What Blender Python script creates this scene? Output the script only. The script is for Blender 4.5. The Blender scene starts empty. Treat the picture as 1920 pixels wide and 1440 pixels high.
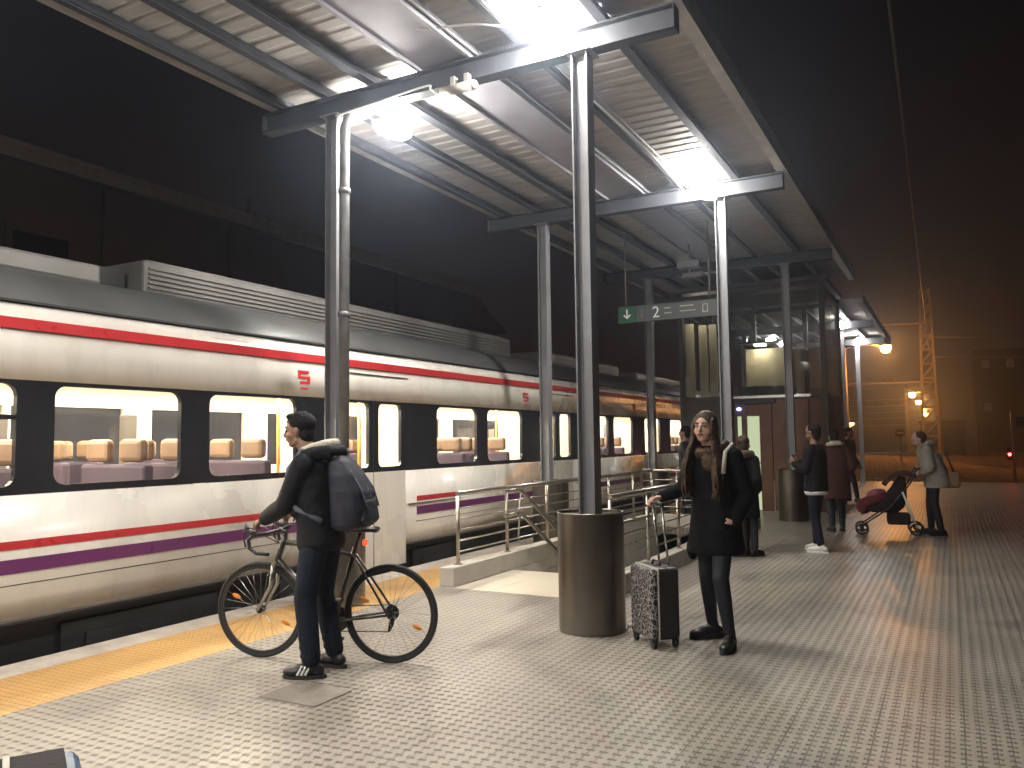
import bpy, bmesh, math, random
from mathutils import Vector, Matrix, noise
random.seed(7)
PI = math.pi
R = math.radians
sc = bpy.context.scene
C = sc.collection

# ------------------------------------------------------------------ camera
cam_d = bpy.data.cameras.new('camera')
cam = bpy.data.objects.new('camera', cam_d); C.objects.link(cam)
cam_d.sensor_fit = 'HORIZONTAL'; cam_d.sensor_width = 36.0
cam_d.lens = 36.0 * 1520 / 1920
cam_d.clip_start = 0.05; cam_d.clip_end = 3000
cam.matrix_world = (Matrix.Translation((0, 0, 1.5)) @ Matrix.Rotation(R(28.35), 4, 'Z')
                    @ Matrix.Rotation(PI / 2 + R(4.03), 4, 'X') @ Matrix.Rotation(-0.0125, 4, 'Z'))
sc.camera = cam
# ------------------------------------------------------------------ exposure
sc.view_settings.view_transform = 'Standard'
sc.view_settings.look = 'None'
sc.view_settings.gamma = 1.0
sc.view_settings.exposure = 0.0
sc.cycles.use_denoising = True
sc.cycles.sample_clamp_indirect = 6.0
sc.cycles.max_bounces = 7
sc.cycles.diffuse_bounces = 3
sc.cycles.transparent_max_bounces = 12
sc.cycles.volume_bounces = 0
# ------------------------------------------------------------------ night sky: nearly black, a dim warm glow of the town low down
world = bpy.data.worlds.new('World'); sc.world = world
world.use_nodes = True
wn = world.node_tree; wn.nodes.clear()
def wnode(t, **k):
    n = wn.nodes.new(t)
    for a, b in k.items(): setattr(n, a, b)
    return n
w_out = wnode('ShaderNodeOutputWorld'); w_bg = wnode('ShaderNodeBackground')
w_sky = wnode('ShaderNodeTexSky', sky_type='NISHITA', sun_disc=False, sun_elevation=R(-6), sun_rotation=R(-15))
w_geo = wnode('ShaderNodeTexCoord'); w_sep = wnode('ShaderNodeSeparateXYZ')
w_ramp = wnode('ShaderNodeValToRGB')
w_ramp.color_ramp.elements[0].position = 0.0; w_ramp.color_ramp.elements[0].color = (0.024, 0.0095, 0.004, 1)
w_ramp.color_ramp.elements[1].position = 0.55; w_ramp.color_ramp.elements[1].color = (0.0022, 0.0021, 0.0028, 1)
_e = w_ramp.color_ramp.elements.new(0.16); _e.color = (0.0105, 0.0058, 0.0040, 1)
w_add = wnode('ShaderNodeMixRGB', blend_type='ADD'); w_add.inputs[0].default_value = 0.02
wn.links.new(w_geo.outputs['Generated'], w_sep.inputs[0])
wn.links.new(w_sep.outputs['Z'], w_ramp.inputs[0])
wn.links.new(w_ramp.outputs[0], w_add.inputs[1]); wn.links.new(w_sky.outputs[0], w_add.inputs[2])
wn.links.new(w_add.outputs[0], w_bg.inputs[0]); w_bg.inputs[1].default_value = 1.0
wn.links.new(w_bg.outputs[0], w_out.inputs[0])

LAMP = 410.0        # radiance of the white canopy lamps
SODIUM = 360.0
INTERIOR = 68.0      # train ceiling light strips

# ------------------------------------------------------------------ materials
def mat(name, col, rough=0.6, metal=0.0, var=0.15, scale=6.0, bump=0.0, bscale=40.0, emis=None, estr=0.0, spec=0.5, coat=0.0):
    m = bpy.data.materials.new(name); m.use_nodes = True
    nt = m.node_tree; b = nt.nodes['Principled BSDF']
    b.inputs['Roughness'].default_value = rough; b.inputs['Metallic'].default_value = metal
    b.inputs['Specular IOR Level'].default_value = spec
    b.inputs['Coat Weight'].default_value = coat
    tc = nt.nodes.new('ShaderNodeTexCoord')
    if var > 0:
        n = nt.nodes.new('ShaderNodeTexNoise'); n.inputs['Scale'].default_value = scale; n.inputs['Detail'].default_value = 6
        nt.links.new(tc.outputs['Object'], n.inputs['Vector'])
        r = nt.nodes.new('ShaderNodeValToRGB')
        r.color_ramp.elements[0].position = 0.3; r.color_ramp.elements[1].position = 0.7
        r.color_ramp.elements[0].color = tuple(c * (1 - var) for c in col) + (1,)
        r.color_ramp.elements[1].color = tuple(min(1, c * (1 + var)) for c in col) + (1,)
        nt.links.new(n.outputs[0], r.inputs[0]); nt.links.new(r.outputs[0], b.inputs['Base Color'])
        rr = nt.nodes.new('ShaderNodeMapRange'); rr.inputs[3].default_value = max(0.05, rough - 0.08); rr.inputs[4].default_value = min(1, rough + 0.08)
        nt.links.new(n.outputs[0], rr.inputs[0]); nt.links.new(rr.outputs[0], b.inputs['Roughness'])
    else:
        b.inputs['Base Color'].default_value = tuple(col) + (1,)
    if bump > 0:
        n2 = nt.nodes.new('ShaderNodeTexNoise'); n2.inputs['Scale'].default_value = bscale; n2.inputs['Detail'].default_value = 4
        nt.links.new(tc.outputs['Object'], n2.inputs['Vector'])
        bp = nt.nodes.new('ShaderNodeBump'); bp.inputs['Strength'].default_value = bump; bp.inputs['Distance'].default_value = 0.02
        nt.links.new(n2.outputs[0], bp.inputs['Height']); nt.links.new(bp.outputs[0], b.inputs['Normal'])
    if emis:
        b.inputs['Emission Color'].default_value = tuple(emis) + (1,); b.inputs['Emission Strength'].default_value = estr
    return m

def emit(name, col, s):
    m = bpy.data.materials.new(name); m.use_nodes = True
    nt = m.node_tree; nt.nodes.clear()
    o = nt.nodes.new('ShaderNodeOutputMaterial'); e = nt.nodes.new('ShaderNodeEmission')
    e.inputs[0].default_value = tuple(col) + (1,); e.inputs[1].default_value = s
    nt.links.new(e.outputs[0], o.inputs[0]); return m

def glass(name, tint=(0.9, 0.92, 0.9), refl=0.12, rough=0.03):
    m = bpy.data.materials.new(name); m.use_nodes = True
    nt = m.node_tree; nt.nodes.clear()
    o = nt.nodes.new('ShaderNodeOutputMaterial'); mix = nt.nodes.new('ShaderNodeMixShader')
    t = nt.nodes.new('ShaderNodeBsdfTransparent'); t.inputs[0].default_value = tuple(tint) + (1,)
    g = nt.nodes.new('ShaderNodeBsdfGlossy'); g.inputs['Roughness'].default_value = rough
    f = nt.nodes.new('ShaderNodeLayerWeight'); f.inputs[0].default_value = 0.5
    pw = nt.nodes.new('ShaderNodeMath'); pw.operation = 'POWER'; pw.inputs[1].default_value = 5.0; nt.links.new(f.outputs['Facing'], pw.inputs[0])
    ma = nt.nodes.new('ShaderNodeMath'); ma.operation = 'MULTIPLY_ADD'; ma.inputs[1].default_value = 0.9; ma.inputs[2].default_value = 0.06; nt.links.new(pw.outputs[0], ma.inputs[0])
    nt.links.new(ma.outputs[0], mix.inputs[0]); nt.links.new(t.outputs[0], mix.inputs[1]); nt.links.new(g.outputs[0], mix.inputs[2])
    nt.links.new(mix.outputs[0], o.inputs[0]); return m

def studs(name, top, groove, pitch, tile, rough=0.45, depth=0.005, gw=(0.10, 0.22), elong=1.0, rib=(0.27, 0.34)):
    """paving of raised square studs in tiles, in world metres"""
    m = bpy.data.materials.new(name); m.use_nodes = True
    nt = m.node_tree; b = nt.nodes['Principled BSDF']; L = nt.links.new
    def N(t, **k):
        n = nt.nodes.new(t)
        for a, v in k.items(): setattr(n, a, v)
        return n
    def M(op, a, bb=None, c=None):
        n = N('ShaderNodeMath', operation=op)
        for i, v in enumerate((a, bb, c)):
            if v is None: continue
            if isinstance(v, (int, float)): n.inputs[i].default_value = v
            else: L(v, n.inputs[i])
        return n.outputs[0]
    geo = N('ShaderNodeNewGeometry'); sep = N('ShaderNodeSeparateXYZ'); L(geo.outputs['Position'], sep.inputs[0])
    wob = N('ShaderNodeTexNoise'); wob.inputs['Scale'].default_value = 3.0; L(geo.outputs['Position'], wob.inputs['Vector'])
    X = M('ADD', sep.outputs['X'], M('MULTIPLY', wob.outputs[0], 0.006)); Y = sep.outputs['Y']
    ux = M('PINGPONG', M('DIVIDE', X, pitch), 0.5); uy = M('PINGPONG', M('DIVIDE', Y, pitch * elong), 0.5)
    sm = N('ShaderNodeMapRange', interpolation_type='SMOOTHSTEP'); sm.inputs[1].default_value = gw[0]; sm.inputs[2].default_value = gw[1]
    L(uy, sm.inputs[0])
    rb = N('ShaderNodeMapRange', interpolation_type='SMOOTHSTEP'); rb.inputs[1].default_value = rib[0]; rb.inputs[2].default_value = rib[1]
    L(ux, rb.inputs[0]); sx_ = N('ShaderNodeMapRange', interpolation_type='SMOOTHSTEP'); sx_.inputs[1].default_value = 0.03; sx_.inputs[2].default_value = 0.09; sx_.inputs[3].default_value = 0.6; L(ux, sx_.inputs[0])
    h = M('MAXIMUM', M('MULTIPLY', sm.outputs[0], sx_.outputs[0]), rb.outputs[0])
    jx = M('PINGPONG', M('DIVIDE', X, tile), 0.5); jy = M('PINGPONG', M('DIVIDE', Y, tile), 0.5)
    j = N('ShaderNodeMapRange', interpolation_type='SMOOTHSTEP'); j.inputs[1].default_value = 0.004; j.inputs[2].default_value = 0.016
    L(M('MINIMUM', jx, jy), j.inputs[0])
    # per tile tone
    vx = M('FLOOR', M('ADD', M('DIVIDE', X, tile), 0.0)); vy = M('FLOOR', M('DIVIDE', Y, tile))
    cmb = N('ShaderNodeCombineXYZ'); L(vx, cmb.inputs[0]); L(vy, cmb.inputs[1])
    wn_ = N('ShaderNodeTexWhiteNoise', noise_dimensions='2D'); L(cmb.outputs[0], wn_.inputs['Vector'])
    big = N('ShaderNodeTexNoise'); big.inputs['Scale'].default_value = 0.8; big.inputs['Detail'].default_value = 8; big.inputs['Roughness'].default_value = 0.65
    L(geo.outputs['Position'], big.inputs['Vector'])
    fine = N('ShaderNodeTexNoise'); fine.inputs['Scale'].default_value = 60; fine.inputs['Detail'].default_value = 3
    L(geo.outputs['Position'], fine.inputs['Vector'])
    tone = M('ADD', M('ADD', M('MULTIPLY', wn_.outputs[0], 0.14), M('MULTIPLY', big.outputs[0], 0.8)), M('MULTIPLY', fine.outputs[0], 0.35))
    tone = M('MULTIPLY_ADD', tone, 0.9, 0.42)
    gum = N('ShaderNodeTexVoronoi'); gum.inputs['Scale'].default_value = 2.6; L(geo.outputs['Position'], gum.inputs['Vector'])
    gr = N('ShaderNodeMapRange', interpolation_type='SMOOTHSTEP'); gr.inputs[1].default_value = 0.045; gr.inputs[2].default_value = 0.075; gr.inputs[3].default_value = 0.55; gr.inputs[4].default_value = 1.0
    L(gum.outputs['Distance'], gr.inputs[0])
    stn = N('ShaderNodeTexNoise'); stn.inputs['Scale'].default_value = 0.55; stn.inputs['Detail'].default_value = 5; stn.inputs['Distortion'].default_value = 1.2; L(geo.outputs['Position'], stn.inputs['Vector'])
    sr = N('ShaderNodeMapRange', interpolation_type='SMOOTHSTEP'); sr.inputs[1].default_value = 0.52; sr.inputs[2].default_value = 0.68; sr.inputs[3].default_value = 1.0; sr.inputs[4].default_value = 0.72
    L(stn.outputs[0], sr.inputs[0])
    tone = M('MULTIPLY', M('MULTIPLY', tone, gr.outputs[0]), sr.outputs[0])
    mixc = N('ShaderNodeMixRGB'); mixc.inputs[1].default_value = tuple(groove) + (1,); mixc.inputs[2].default_value = tuple(top) + (1,)
    j2 = M('MULTIPLY_ADD', j.outputs[0], 0.35, 0.65)
    L(M('MULTIPLY', h, j2), mixc.inputs[0])
    hsv = N('ShaderNodeHueSaturation'); L(mixc.outputs[0], hsv.inputs['Color']); L(tone, hsv.inputs['Value'])
    L(hsv.outputs[0], b.inputs['Base Color'])
    rr = N('ShaderNodeMapRange'); rr.inputs[3].default_value = rough - 0.12; rr.inputs[4].default_value = rough + 0.2
    L(big.outputs[0], rr.inputs[0]); L(rr.outputs[0], b.inputs['Roughness'])
    bp = N('ShaderNodeBump'); bp.inputs['Distance'].default_value = depth; bp.inputs['Strength'].default_value = 1.0
    L(M('MULTIPLY', h, j2), bp.inputs['Height']); L(bp.outputs[0], b.inputs['Normal'])
    return m

M_ = {}
M_['paving'] = studs('paving', (0.30, 0.268, 0.228), (0.125, 0.11, 0.093), 0.0667, 0.4, 0.33, 0.006)
M_['yellow'] = studs('yellow_tactile', (0.58, 0.34, 0.115), (0.40, 0.22, 0.07), 0.05, 0.4, 0.5, 0.005)
M_['coping'] = mat('coping', (0.50, 0.44, 0.37), 0.55, var=0.18, scale=5, bump=0.1)
M_['stone'] = mat('landing_stone', (0.60, 0.53, 0.42), 0.4, var=0.1, scale=4)
M_['kerb'] = mat('kerb_concrete', (0.46, 0.43, 0.38), 0.6, var=0.15, scale=6, bump=0.15)
M_['concrete_dark'] = mat('concrete_dark', (0.12, 0.11, 0.10), 0.85, var=0.3, scale=3, bump=0.3)
M_['earth'] = mat('earth', (0.20, 0.14, 0.09), 0.9, var=0.4, scale=1.2, bump=0.6, bscale=8)
M_['ballast'] = mat('ballast', (0.12, 0.11, 0.10), 0.9, var=0.5, scale=12, bump=0.9, bscale=14)
M_['rail'] = mat('rail_steel', (0.25, 0.2, 0.17), 0.35, 0.9)
M_['plate'] = mat('cover_plate', (0.20, 0.175, 0.15), 0.6, 0.0, var=0.2, scale=5, bump=0.2, bscale=70)
M_['grey_paint'] = mat('grey_paint', (0.25, 0.255, 0.27), 0.42, 0.2, var=0.12, scale=5, bump=0.05)
M_['beam_paint'] = mat('beam_paint', (0.045, 0.048, 0.055), 0.5, 0.1, var=0.12, scale=4)
M_['post_light'] = mat('post_galvanised', (0.40, 0.40, 0.41), 0.42, 0.4, var=0.12, scale=5)
M_['deck'] = mat('roof_sheet', (0.42, 0.40, 0.37), 0.62, 0.1, var=0.1, scale=2.2)
M_['gutter'] = mat('gutter_sheet', (0.32, 0.32, 0.35), 0.65, 0.2, var=0.1, scale=3)
M_['purlin'] = mat('purlin_steel', (0.07, 0.075, 0.085), 0.5, 0.2, var=0.15, scale=5)
M_['fascia'] = mat('fascia', (0.42, 0.39, 0.35), 0.5, 0.1)
M_['pipe'] = mat('grey_pipe', (0.14, 0.138, 0.137), 0.5, 0.1, var=0.25, scale=9)
M_['steel'] = mat('brushed_steel', (0.20, 0.182, 0.16), 0.30, 1.0, var=0.2, scale=2.5)
M_['railing'] = mat('stainless_rail', (0.42, 0.39, 0.35), 0.3, 0.9, var=0.05)
M_['cable'] = mat('cable', (0.30, 0.30, 0.31), 0.5, var=0)
M_['cable_light'] = mat('cable_light', (0.6, 0.58, 0.55), 0.5, var=0)
M_['wire'] = mat('overhead_wire', (0.35, 0.32, 0.28), 0.4, 0.3, var=0)
M_['black'] = mat('black_plastic', (0.02, 0.02, 0.022), 0.45, var=0.1)
M_['rubber'] = mat('rubber', (0.018, 0.018, 0.018), 0.7, var=0.1)
M_['metal'] = mat('bright_metal', (0.55, 0.54, 0.52), 0.25, 1.0, var=0.03)
M_['lamp_body'] = mat('lamp_body', (0.35, 0.36, 0.38), 0.45, 0.4)
M_['lamp'] = emit('lamp_lens', (1.0, 0.955, 0.89), LAMP)
M_['lamp_far'] = emit('lamp_lens_far', (1.0, 0.955, 0.89), LAMP * 0.35)
M_['sodium'] = emit('sodium_lens', (1.0, 0.40, 0.09), SODIUM)
M_['sodium_row'] = emit('sodium_lens_row', (1.0, 0.40, 0.09), SODIUM * 0.7)
M_['train_white'] = mat('train_white', (0.74, 0.705, 0.63), 0.28, 0.0, var=0.035, scale=1.5, coat=0.3)
M_['train_red'] = mat('train_red', (0.52, 0.035, 0.04), 0.3, var=0.03, coat=0.3)
M_['train_purple'] = mat('train_purple', (0.14, 0.03, 0.12), 0.3, var=0.03, coat=0.3)
M_['train_black'] = mat('train_window_band', (0.018, 0.018, 0.02), 0.2, var=0.1)
M_['train_roof'] = mat('train_roof', (0.12, 0.125, 0.125), 0.38, 0.3, var=0.12, scale=2)
M_['train_box'] = mat('train_roof_box', (0.19, 0.185, 0.175), 0.45, 0.4, var=0.15, scale=2)
M_['train_under'] = mat('train_underframe', (0.022, 0.023, 0.022), 0.6, var=0.35, scale=3)
M_['int_wall'] = mat('interior_panel', (0.78, 0.70, 0.56), 0.45, var=0.03)
M_['int_floor'] = mat('interior_floor', (0.16, 0.13, 0.12), 0.6)
M_['seat_brown'] = mat('seat_upper', (0.20, 0.12, 0.07), 0.6)
M_['seat_purple'] = mat('seat_fabric', (0.065, 0.042, 0.062), 0.85)
M_['int_dark'] = mat('interior_dark_panel', (0.10, 0.085, 0.07), 0.5)
M_['int_light'] = emit('interior_light', (1.0, 0.89, 0.70), INTERIOR)
M_['pane'] = glass('window_pane')
M_['pane_dark'] = mat('far_pane', (0.03, 0.03, 0.035), 0.08, var=0)
M_['skin'] = mat('skin', (0.56, 0.34, 0.25), 0.5, var=0.06, scale=12)
M_['skin_tan'] = mat('skin_tan', (0.26, 0.145, 0.10), 0.5, var=0.06, scale=12)
M_['lip'] = mat('lip', (0.30, 0.07, 0.06), 0.4, var=0)
M_['eye'] = mat('eye', (0.03, 0.025, 0.02), 0.2, var=0)
M_['brow'] = mat('brow', (0.03, 0.02, 0.015), 0.8, var=0)
M_['hair_black'] = mat('hair_black', (0.008, 0.007, 0.008), 0.7, var=0.3, scale=60, bump=0.5, bscale=90, spec=.2)
M_['hair_brown'] = mat('hair_brown', (0.060, 0.034, 0.020), 0.55, var=0.5, scale=18, bump=0.6, bscale=70, spec=.3)
M_['jacket'] = mat('jacket_black', (0.006, 0.0065, 0.009), 0.75, var=0.3, scale=8, bump=0.8, bscale=13, spec=.25)
M_['jeans'] = mat('jeans_navy', (0.009, 0.012, 0.022), 0.85, var=0.3, scale=10, bump=0.7, bscale=15, spec=.25)
M_['leggings'] = mat('leggings', (0.007, 0.009, 0.016), 0.7, var=0.2, bump=0.15, bscale=20)
M_['coat'] = mat('coat_black', (0.004, 0.004, 0.005), 0.9, var=0.25, scale=8, bump=0.7, bscale=12, spec=.2)
M_['fleece'] = mat('fleece', (0.62, 0.58, 0.48), 0.95, var=0.12, scale=40, bump=0.7, bscale=80)
M_['pack'] = mat('backpack_navy', (0.009, 0.010, 0.021), 0.65, var=0.25, scale=8, bump=0.3, bscale=20)
M_['pack_strap'] = mat('backpack_strap', (0.10, 0.11, 0.16), 0.6, var=0.1)
M_['fur'] = mat('fur', (0.085, 0.06, 0.04), 0.95, var=0.5, scale=50, bump=1.0, bscale=70)
M_['shoe_black'] = mat('shoe_black', (0.012, 0.012, 0.014), 0.4, var=0.2)
M_['shoe_white'] = mat('shoe_white', (0.72, 0.70, 0.66), 0.5, var=0.06)
M_['white'] = mat('white_trim', (0.8, 0.8, 0.78), 0.5, var=0.03)
M_['maroon'] = mat('maroon_cloth', (0.16, 0.022, 0.045), 0.85, var=0.25, scale=12, bump=0.4, bscale=20)
M_['maroon_coat'] = mat('maroon_coat', (0.055, 0.018, 0.016), 0.85, var=0.25, scale=8, bump=0.3, bscale=14)
M_['grey_coat'] = mat('grey_coat', (0.30, 0.285, 0.25), 0.85, var=0.22, scale=9, bump=0.5, bscale=14)
M_['pink'] = mat('pink_blanket', (0.38, 0.12, 0.19), 0.9, var=0.15, bump=0.3)
M_['green'] = mat('sign_green', (0.012, 0.075, 0.03), 0.45, var=0.03)
M_['sign_grey'] = mat('sign_grey', (0.055, 0.062, 0.06), 0.45, var=0.06)
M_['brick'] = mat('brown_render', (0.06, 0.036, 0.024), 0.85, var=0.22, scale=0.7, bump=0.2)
M_['trim'] = mat('cornice', (0.16, 0.13, 0.10), 0.7)
M_['darkglass'] = mat('dark_window', (0.02, 0.018, 0.016), 0.15, var=0)
M_['rust'] = mat('lift_copper_panel', (0.13, 0.065, 0.038), 0.42, 0.4, var=0.25, scale=3)
M_['cream'] = mat('lift_cream_panel', (0.58, 0.50, 0.34), 0.5, var=0.08)
M_['lift_dark'] = mat('lift_frame', (0.06, 0.055, 0.05), 0.45, 0.3)
M_['lift_lit'] = emit('lift_lit_glass', (0.66, 0.76, 0.46), 0.85)
M_['lift_int'] = emit('lift_ceiling_and_fill_light', (1.0, 0.92, 0.74), 42.0)
M_['blue_led'] = emit('blue_led', (0.15, 0.2, 1.0), 14)
M_['red_led'] = emit('red_led', (1.0, 0.02, 0.01), 120)
M_['far_red'] = emit('tail_light', (1.0, 0.05, 0.02), 3)
M_['far_warm'] = emit('far_warm_light', (1.0, 0.45, 0.12), 70)
M_['reflector'] = mat('orange_reflector', (0.75, 0.25, 0.03), 0.3, var=0.05)
M_['mast'] = mat('mast_steel', (0.36, 0.30, 0.24), 0.6, 0.2)
M_['sign_red'] = mat('sign_red', (0.25, 0.02, 0.015), 0.5, var=0)
M_['blue_case'] = mat('blue_case', (0.03, 0.09, 0.19), 0.3, var=0.15)
M_['dark_case'] = mat('dark_case', (0.02, 0.018, 0.02), 0.85, var=0.25, scale=12, bump=0.25, spec=.2)
M_['strap_grey'] = mat('strap_grey', (0.42, 0.39, 0.34), 0.7, var=0.1)
M_['frame_bike'] = mat('bike_frame', (0.085, 0.08, 0.075), 0.3, 0.5, var=0.05)
M_['fork_silver'] = mat('fork_silver', (0.45, 0.43, 0.38), 0.3, 0.7, var=0.03)
M_['spoke'] = mat('spoke', (0.35, 0.34, 0.32), 0.3, 0.9, var=0)

def grime(m, sx, sy, sz, amt, low=0.0):
    nt = m.node_tree; b = nt.nodes['Principled BSDF']; L = nt.links.new
    src = b.inputs['Base Color'].links[0].from_socket
    g = nt.nodes.new('ShaderNodeNewGeometry'); mp = nt.nodes.new('ShaderNodeMapping'); mp.inputs['Scale'].default_value = (sx, sy, sz); L(g.outputs['Position'], mp.inputs['Vector'])
    n = nt.nodes.new('ShaderNodeTexNoise'); n.inputs['Scale'].default_value = 1.0; n.inputs['Detail'].default_value = 8; n.inputs['Roughness'].default_value = 0.7; L(mp.outputs[0], n.inputs['Vector'])
    r = nt.nodes.new('ShaderNodeMapRange'); r.inputs[1].default_value = 0.48; r.inputs[2].default_value = 0.75; r.inputs[3].default_value = 0; r.inputs[4].default_value = amt; L(n.outputs[0], r.inputs[0]); fac = r.outputs[0]
    if low:
        s = nt.nodes.new('ShaderNodeSeparateXYZ'); L(g.outputs['Position'], s.inputs[0])
        q = nt.nodes.new('ShaderNodeMapRange'); q.inputs[1].default_value = 0.65; q.inputs[2].default_value = 0.1; q.inputs[4].default_value = low; L(s.outputs['Z'], q.inputs[0])
        a = nt.nodes.new('ShaderNodeMath'); a.operation = 'MULTIPLY_ADD'; L(n.outputs[0], a.inputs[0]); L(q.outputs[0], a.inputs[1]); L(fac, a.inputs[2]); fac = a.outputs[0]
    mx = nt.nodes.new('ShaderNodeMixRGB'); mx.inputs[2].default_value = (0.16, 0.13, 0.10, 1); L(fac, mx.inputs[0]); L(src, mx.inputs[1]); L(mx.outputs[0], b.inputs['Base Color'])
grime(M_['train_white'], 2, 5, 0.9, 0.15, 0.32); grime(M_['yellow'], 1.5, 1.5, 1, 0.45)
grime(M_['train_roof'], 6, 1.2, 3, 0.5); grime(M_['train_box'], 6, 3, 2, 0.6); grime(M_['deck'], 0.8, 5, 1, 0.35)
grime(M_['kerb'], 3, 3, 3, 0.5); grime(M_['coping'], 2, 3, 3, 0.5); grime(M_['stone'], 2, 2, 3, 0.3); grime(M_['steel'], 4, 4, 1.0, 0.3); grime(M_['grey_paint'], 8, 8, 1.2, 0.45)

# ------------------------------------------------------------------ mesh builder
class MB:
    def __init__(s): s.v = []; s.f = []; s.sm = []
    def add(s, vs, fs, smooth=False):
        o = len(s.v); s.v += [tuple(v) for v in vs]
        s.f += [tuple(i + o for i in f) for f in fs]; s.sm += [smooth] * len(fs); return s
    def box(s, a, b, rot=0, piv=None):
        x0, y0, z0 = a; x1, y1, z1 = b
        vs = [Vector(p) for p in ((x0, y0, z0), (x1, y0, z0), (x1, y1, z0), (x0, y1, z0), (x0, y0, z1), (x1, y0, z1), (x1, y1, z1), (x0, y1, z1))]
        if rot:
            piv = Vector(piv or ((x0 + x1) / 2, (y0 + y1) / 2, 0)); m = Matrix.Rotation(rot, 3, 'Z')
            vs = [m @ (v - piv) + piv for v in vs]
        return s.add(vs, [(0, 3, 2, 1), (4, 5, 6, 7), (0, 1, 5, 4), (1, 2, 6, 5), (2, 3, 7, 6), (3, 0, 4, 7)])
    def bar(s, p, q, w, h=None):
        """square bar between two points"""
        h = h or w; p = Vector(p); q = Vector(q); d = (q - p).normalized()
        u = Vector((0, 0, 1)) if abs(d.z) < 0.9 else Vector((1, 0, 0))
        a = d.cross(u).normalized() * w / 2; b = a.cross(d).normalized() * h / 2
        vs = [p - a - b, p + a - b, p + a + b, p - a + b, q - a - b, q + a - b, q + a + b, q - a + b]
        return s.add(vs, [(0, 3, 2, 1), (4, 5, 6, 7), (0, 1, 5, 4), (1, 2, 6, 5), (2, 3, 7, 6), (3, 0, 4, 7)])
    def cone(s, p, r1, q, r2, n=14, caps=True, ell=None):
        p = Vector(p); q = Vector(q); d = (q - p)
        if d.length < 1e-6: return s
        d.normalize(); u = Vector((0, 0, 1)) if abs(d.z) < 0.9 else Vector((0, 1, 0))
        a = d.cross(u).normalized(); b = a.cross(d).normalized(); vs = []
        for c, r in ((p, r1), (q, r2)):
            for i in range(n):
                t = 2 * PI * i / n; vs.append(c + a * math.cos(t) * r + b * math.sin(t) * r)
        fs = [(i, (i + 1) % n, n + (i + 1) % n, n + i) for i in range(n)]
        s.add(vs, fs, True)
        if caps: s.add(vs, [tuple(range(n))[::-1], tuple(range(n, 2 * n))])
        return s
    def tube(s, pts, r, n=8, closed=False):
        pts = [Vector(p) for p in pts]; k = len(pts); rs = r if isinstance(r, (list, tuple)) else [r] * k
        vs = []; prev = None
        for i, p in enumerate(pts):
            if closed: d = pts[(i + 1) % k] - pts[i - 1]
            else: d = pts[min(i + 1, k - 1)] - pts[max(i - 1, 0)]
            d.normalize()
            if prev is None:
                u = Vector((0, 0, 1)) if abs(d.z) < 0.9 else Vector((0, 1, 0)); a = d.cross(u).normalized()
            else:
                a = (prev - d * prev.dot(d)); a = a.normalized() if a.length > 1e-6 else d.orthogonal().normalized()
            prev = a; b = a.cross(d)
            for j in range(n):
                t = 2 * PI * j / n; vs.append(p + (a * math.cos(t) + b * math.sin(t)) * rs[i])
        m = k if closed else k - 1
        fs = [(i * n + j, i * n + (j + 1) % n, ((i + 1) % k) * n + (j + 1) % n, ((i + 1) % k) * n + j) for i in range(m) for j in range(n)]
        s.add(vs, fs, True)
        if not closed: s.add(vs, [tuple(range(n))[::-1], tuple(range((k - 1) * n, k * n))])
        return s
    def sph(s, c, r, n=14, rot=None):
        r = (r, r, r) if isinstance(r, (int, float)) else r; c = Vector(c); m = n // 2 + 1; vs = []
        for i in range(m + 1):
            th = PI * i / m
            for j in range(n):
                ph = 2 * PI * j / n
                v = Vector((r[0] * math.sin(th) * math.cos(ph), r[1] * math.sin(th) * math.sin(ph), r[2] * math.cos(th)))
                if rot is not None: v = rot @ v
                vs.append(c + v)
        fs = [(i * n + j, (i + 1) * n + j, (i + 1) * n + (j + 1) % n, i * n + (j + 1) % n) for i in range(m) for j in range(n)]
        return s.add(vs, fs, True)
    def loft(s, rings, n=24, power=2.3, caps=True):
        """rings (cx, cy, z, rx, ry, angle) stacked along z"""
        vs = []
        for cx, cy, z, rx, ry, an in rings:
            for j in range(n):
                t = 2 * PI * j / n; ct, st = math.cos(t), math.sin(t)
                x = rx * math.copysign(abs(ct) ** (2 / power), ct); y = ry * math.copysign(abs(st) ** (2 / power), st)
                vs.append((cx + x * math.cos(an) - y * math.sin(an), cy + x * math.sin(an) + y * math.cos(an), z))
        k = len(rings)
        fs = [(i * n + j, i * n + (j + 1) % n, (i + 1) * n + (j + 1) % n, (i + 1) * n + j) for i in range(k - 1) for j in range(n)]
        s.add(vs, fs, True)
        if caps: s.add(vs, [tuple(range(n))[::-1], tuple(range((k - 1) * n, k * n))])
        return s
    def chain(s, pts, rs, n=14):
        for i, (p, r) in enumerate(zip(pts, rs)):
            s.sph(p, r, n)
            if i: s.cone(pts[i - 1], rs[i - 1], p, r, n)
        return s
    def obj(s, name, m, parent=None, bevel=0.0, loc=None, remesh=0.0, smooth=0, seg=2):
        me = bpy.data.meshes.new(name); me.from_pydata(s.v, [], s.f)
        me.polygons.foreach_set('use_smooth', s.sm); me.update()
        bm = bmesh.new(); bm.from_mesh(me); bmesh.ops.remove_doubles(bm, verts=bm.verts, dist=1e-6)
        bmesh.ops.dissolve_degenerate(bm, edges=bm.edges, dist=1e-7)
        bmesh.ops.recalc_face_normals(bm, faces=bm.faces)
        if bevel > 0:
            es = [e for e in bm.edges if len(e.link_faces) == 2 and e.calc_face_angle(0) > 0.6]
            bmesh.ops.bevel(bm, geom=es, offset=bevel, segments=seg, affect='EDGES', profile=0.5, clamp_overlap=True)
        bm.to_mesh(me); bm.free()
        o = bpy.data.objects.new(name, me)
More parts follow.
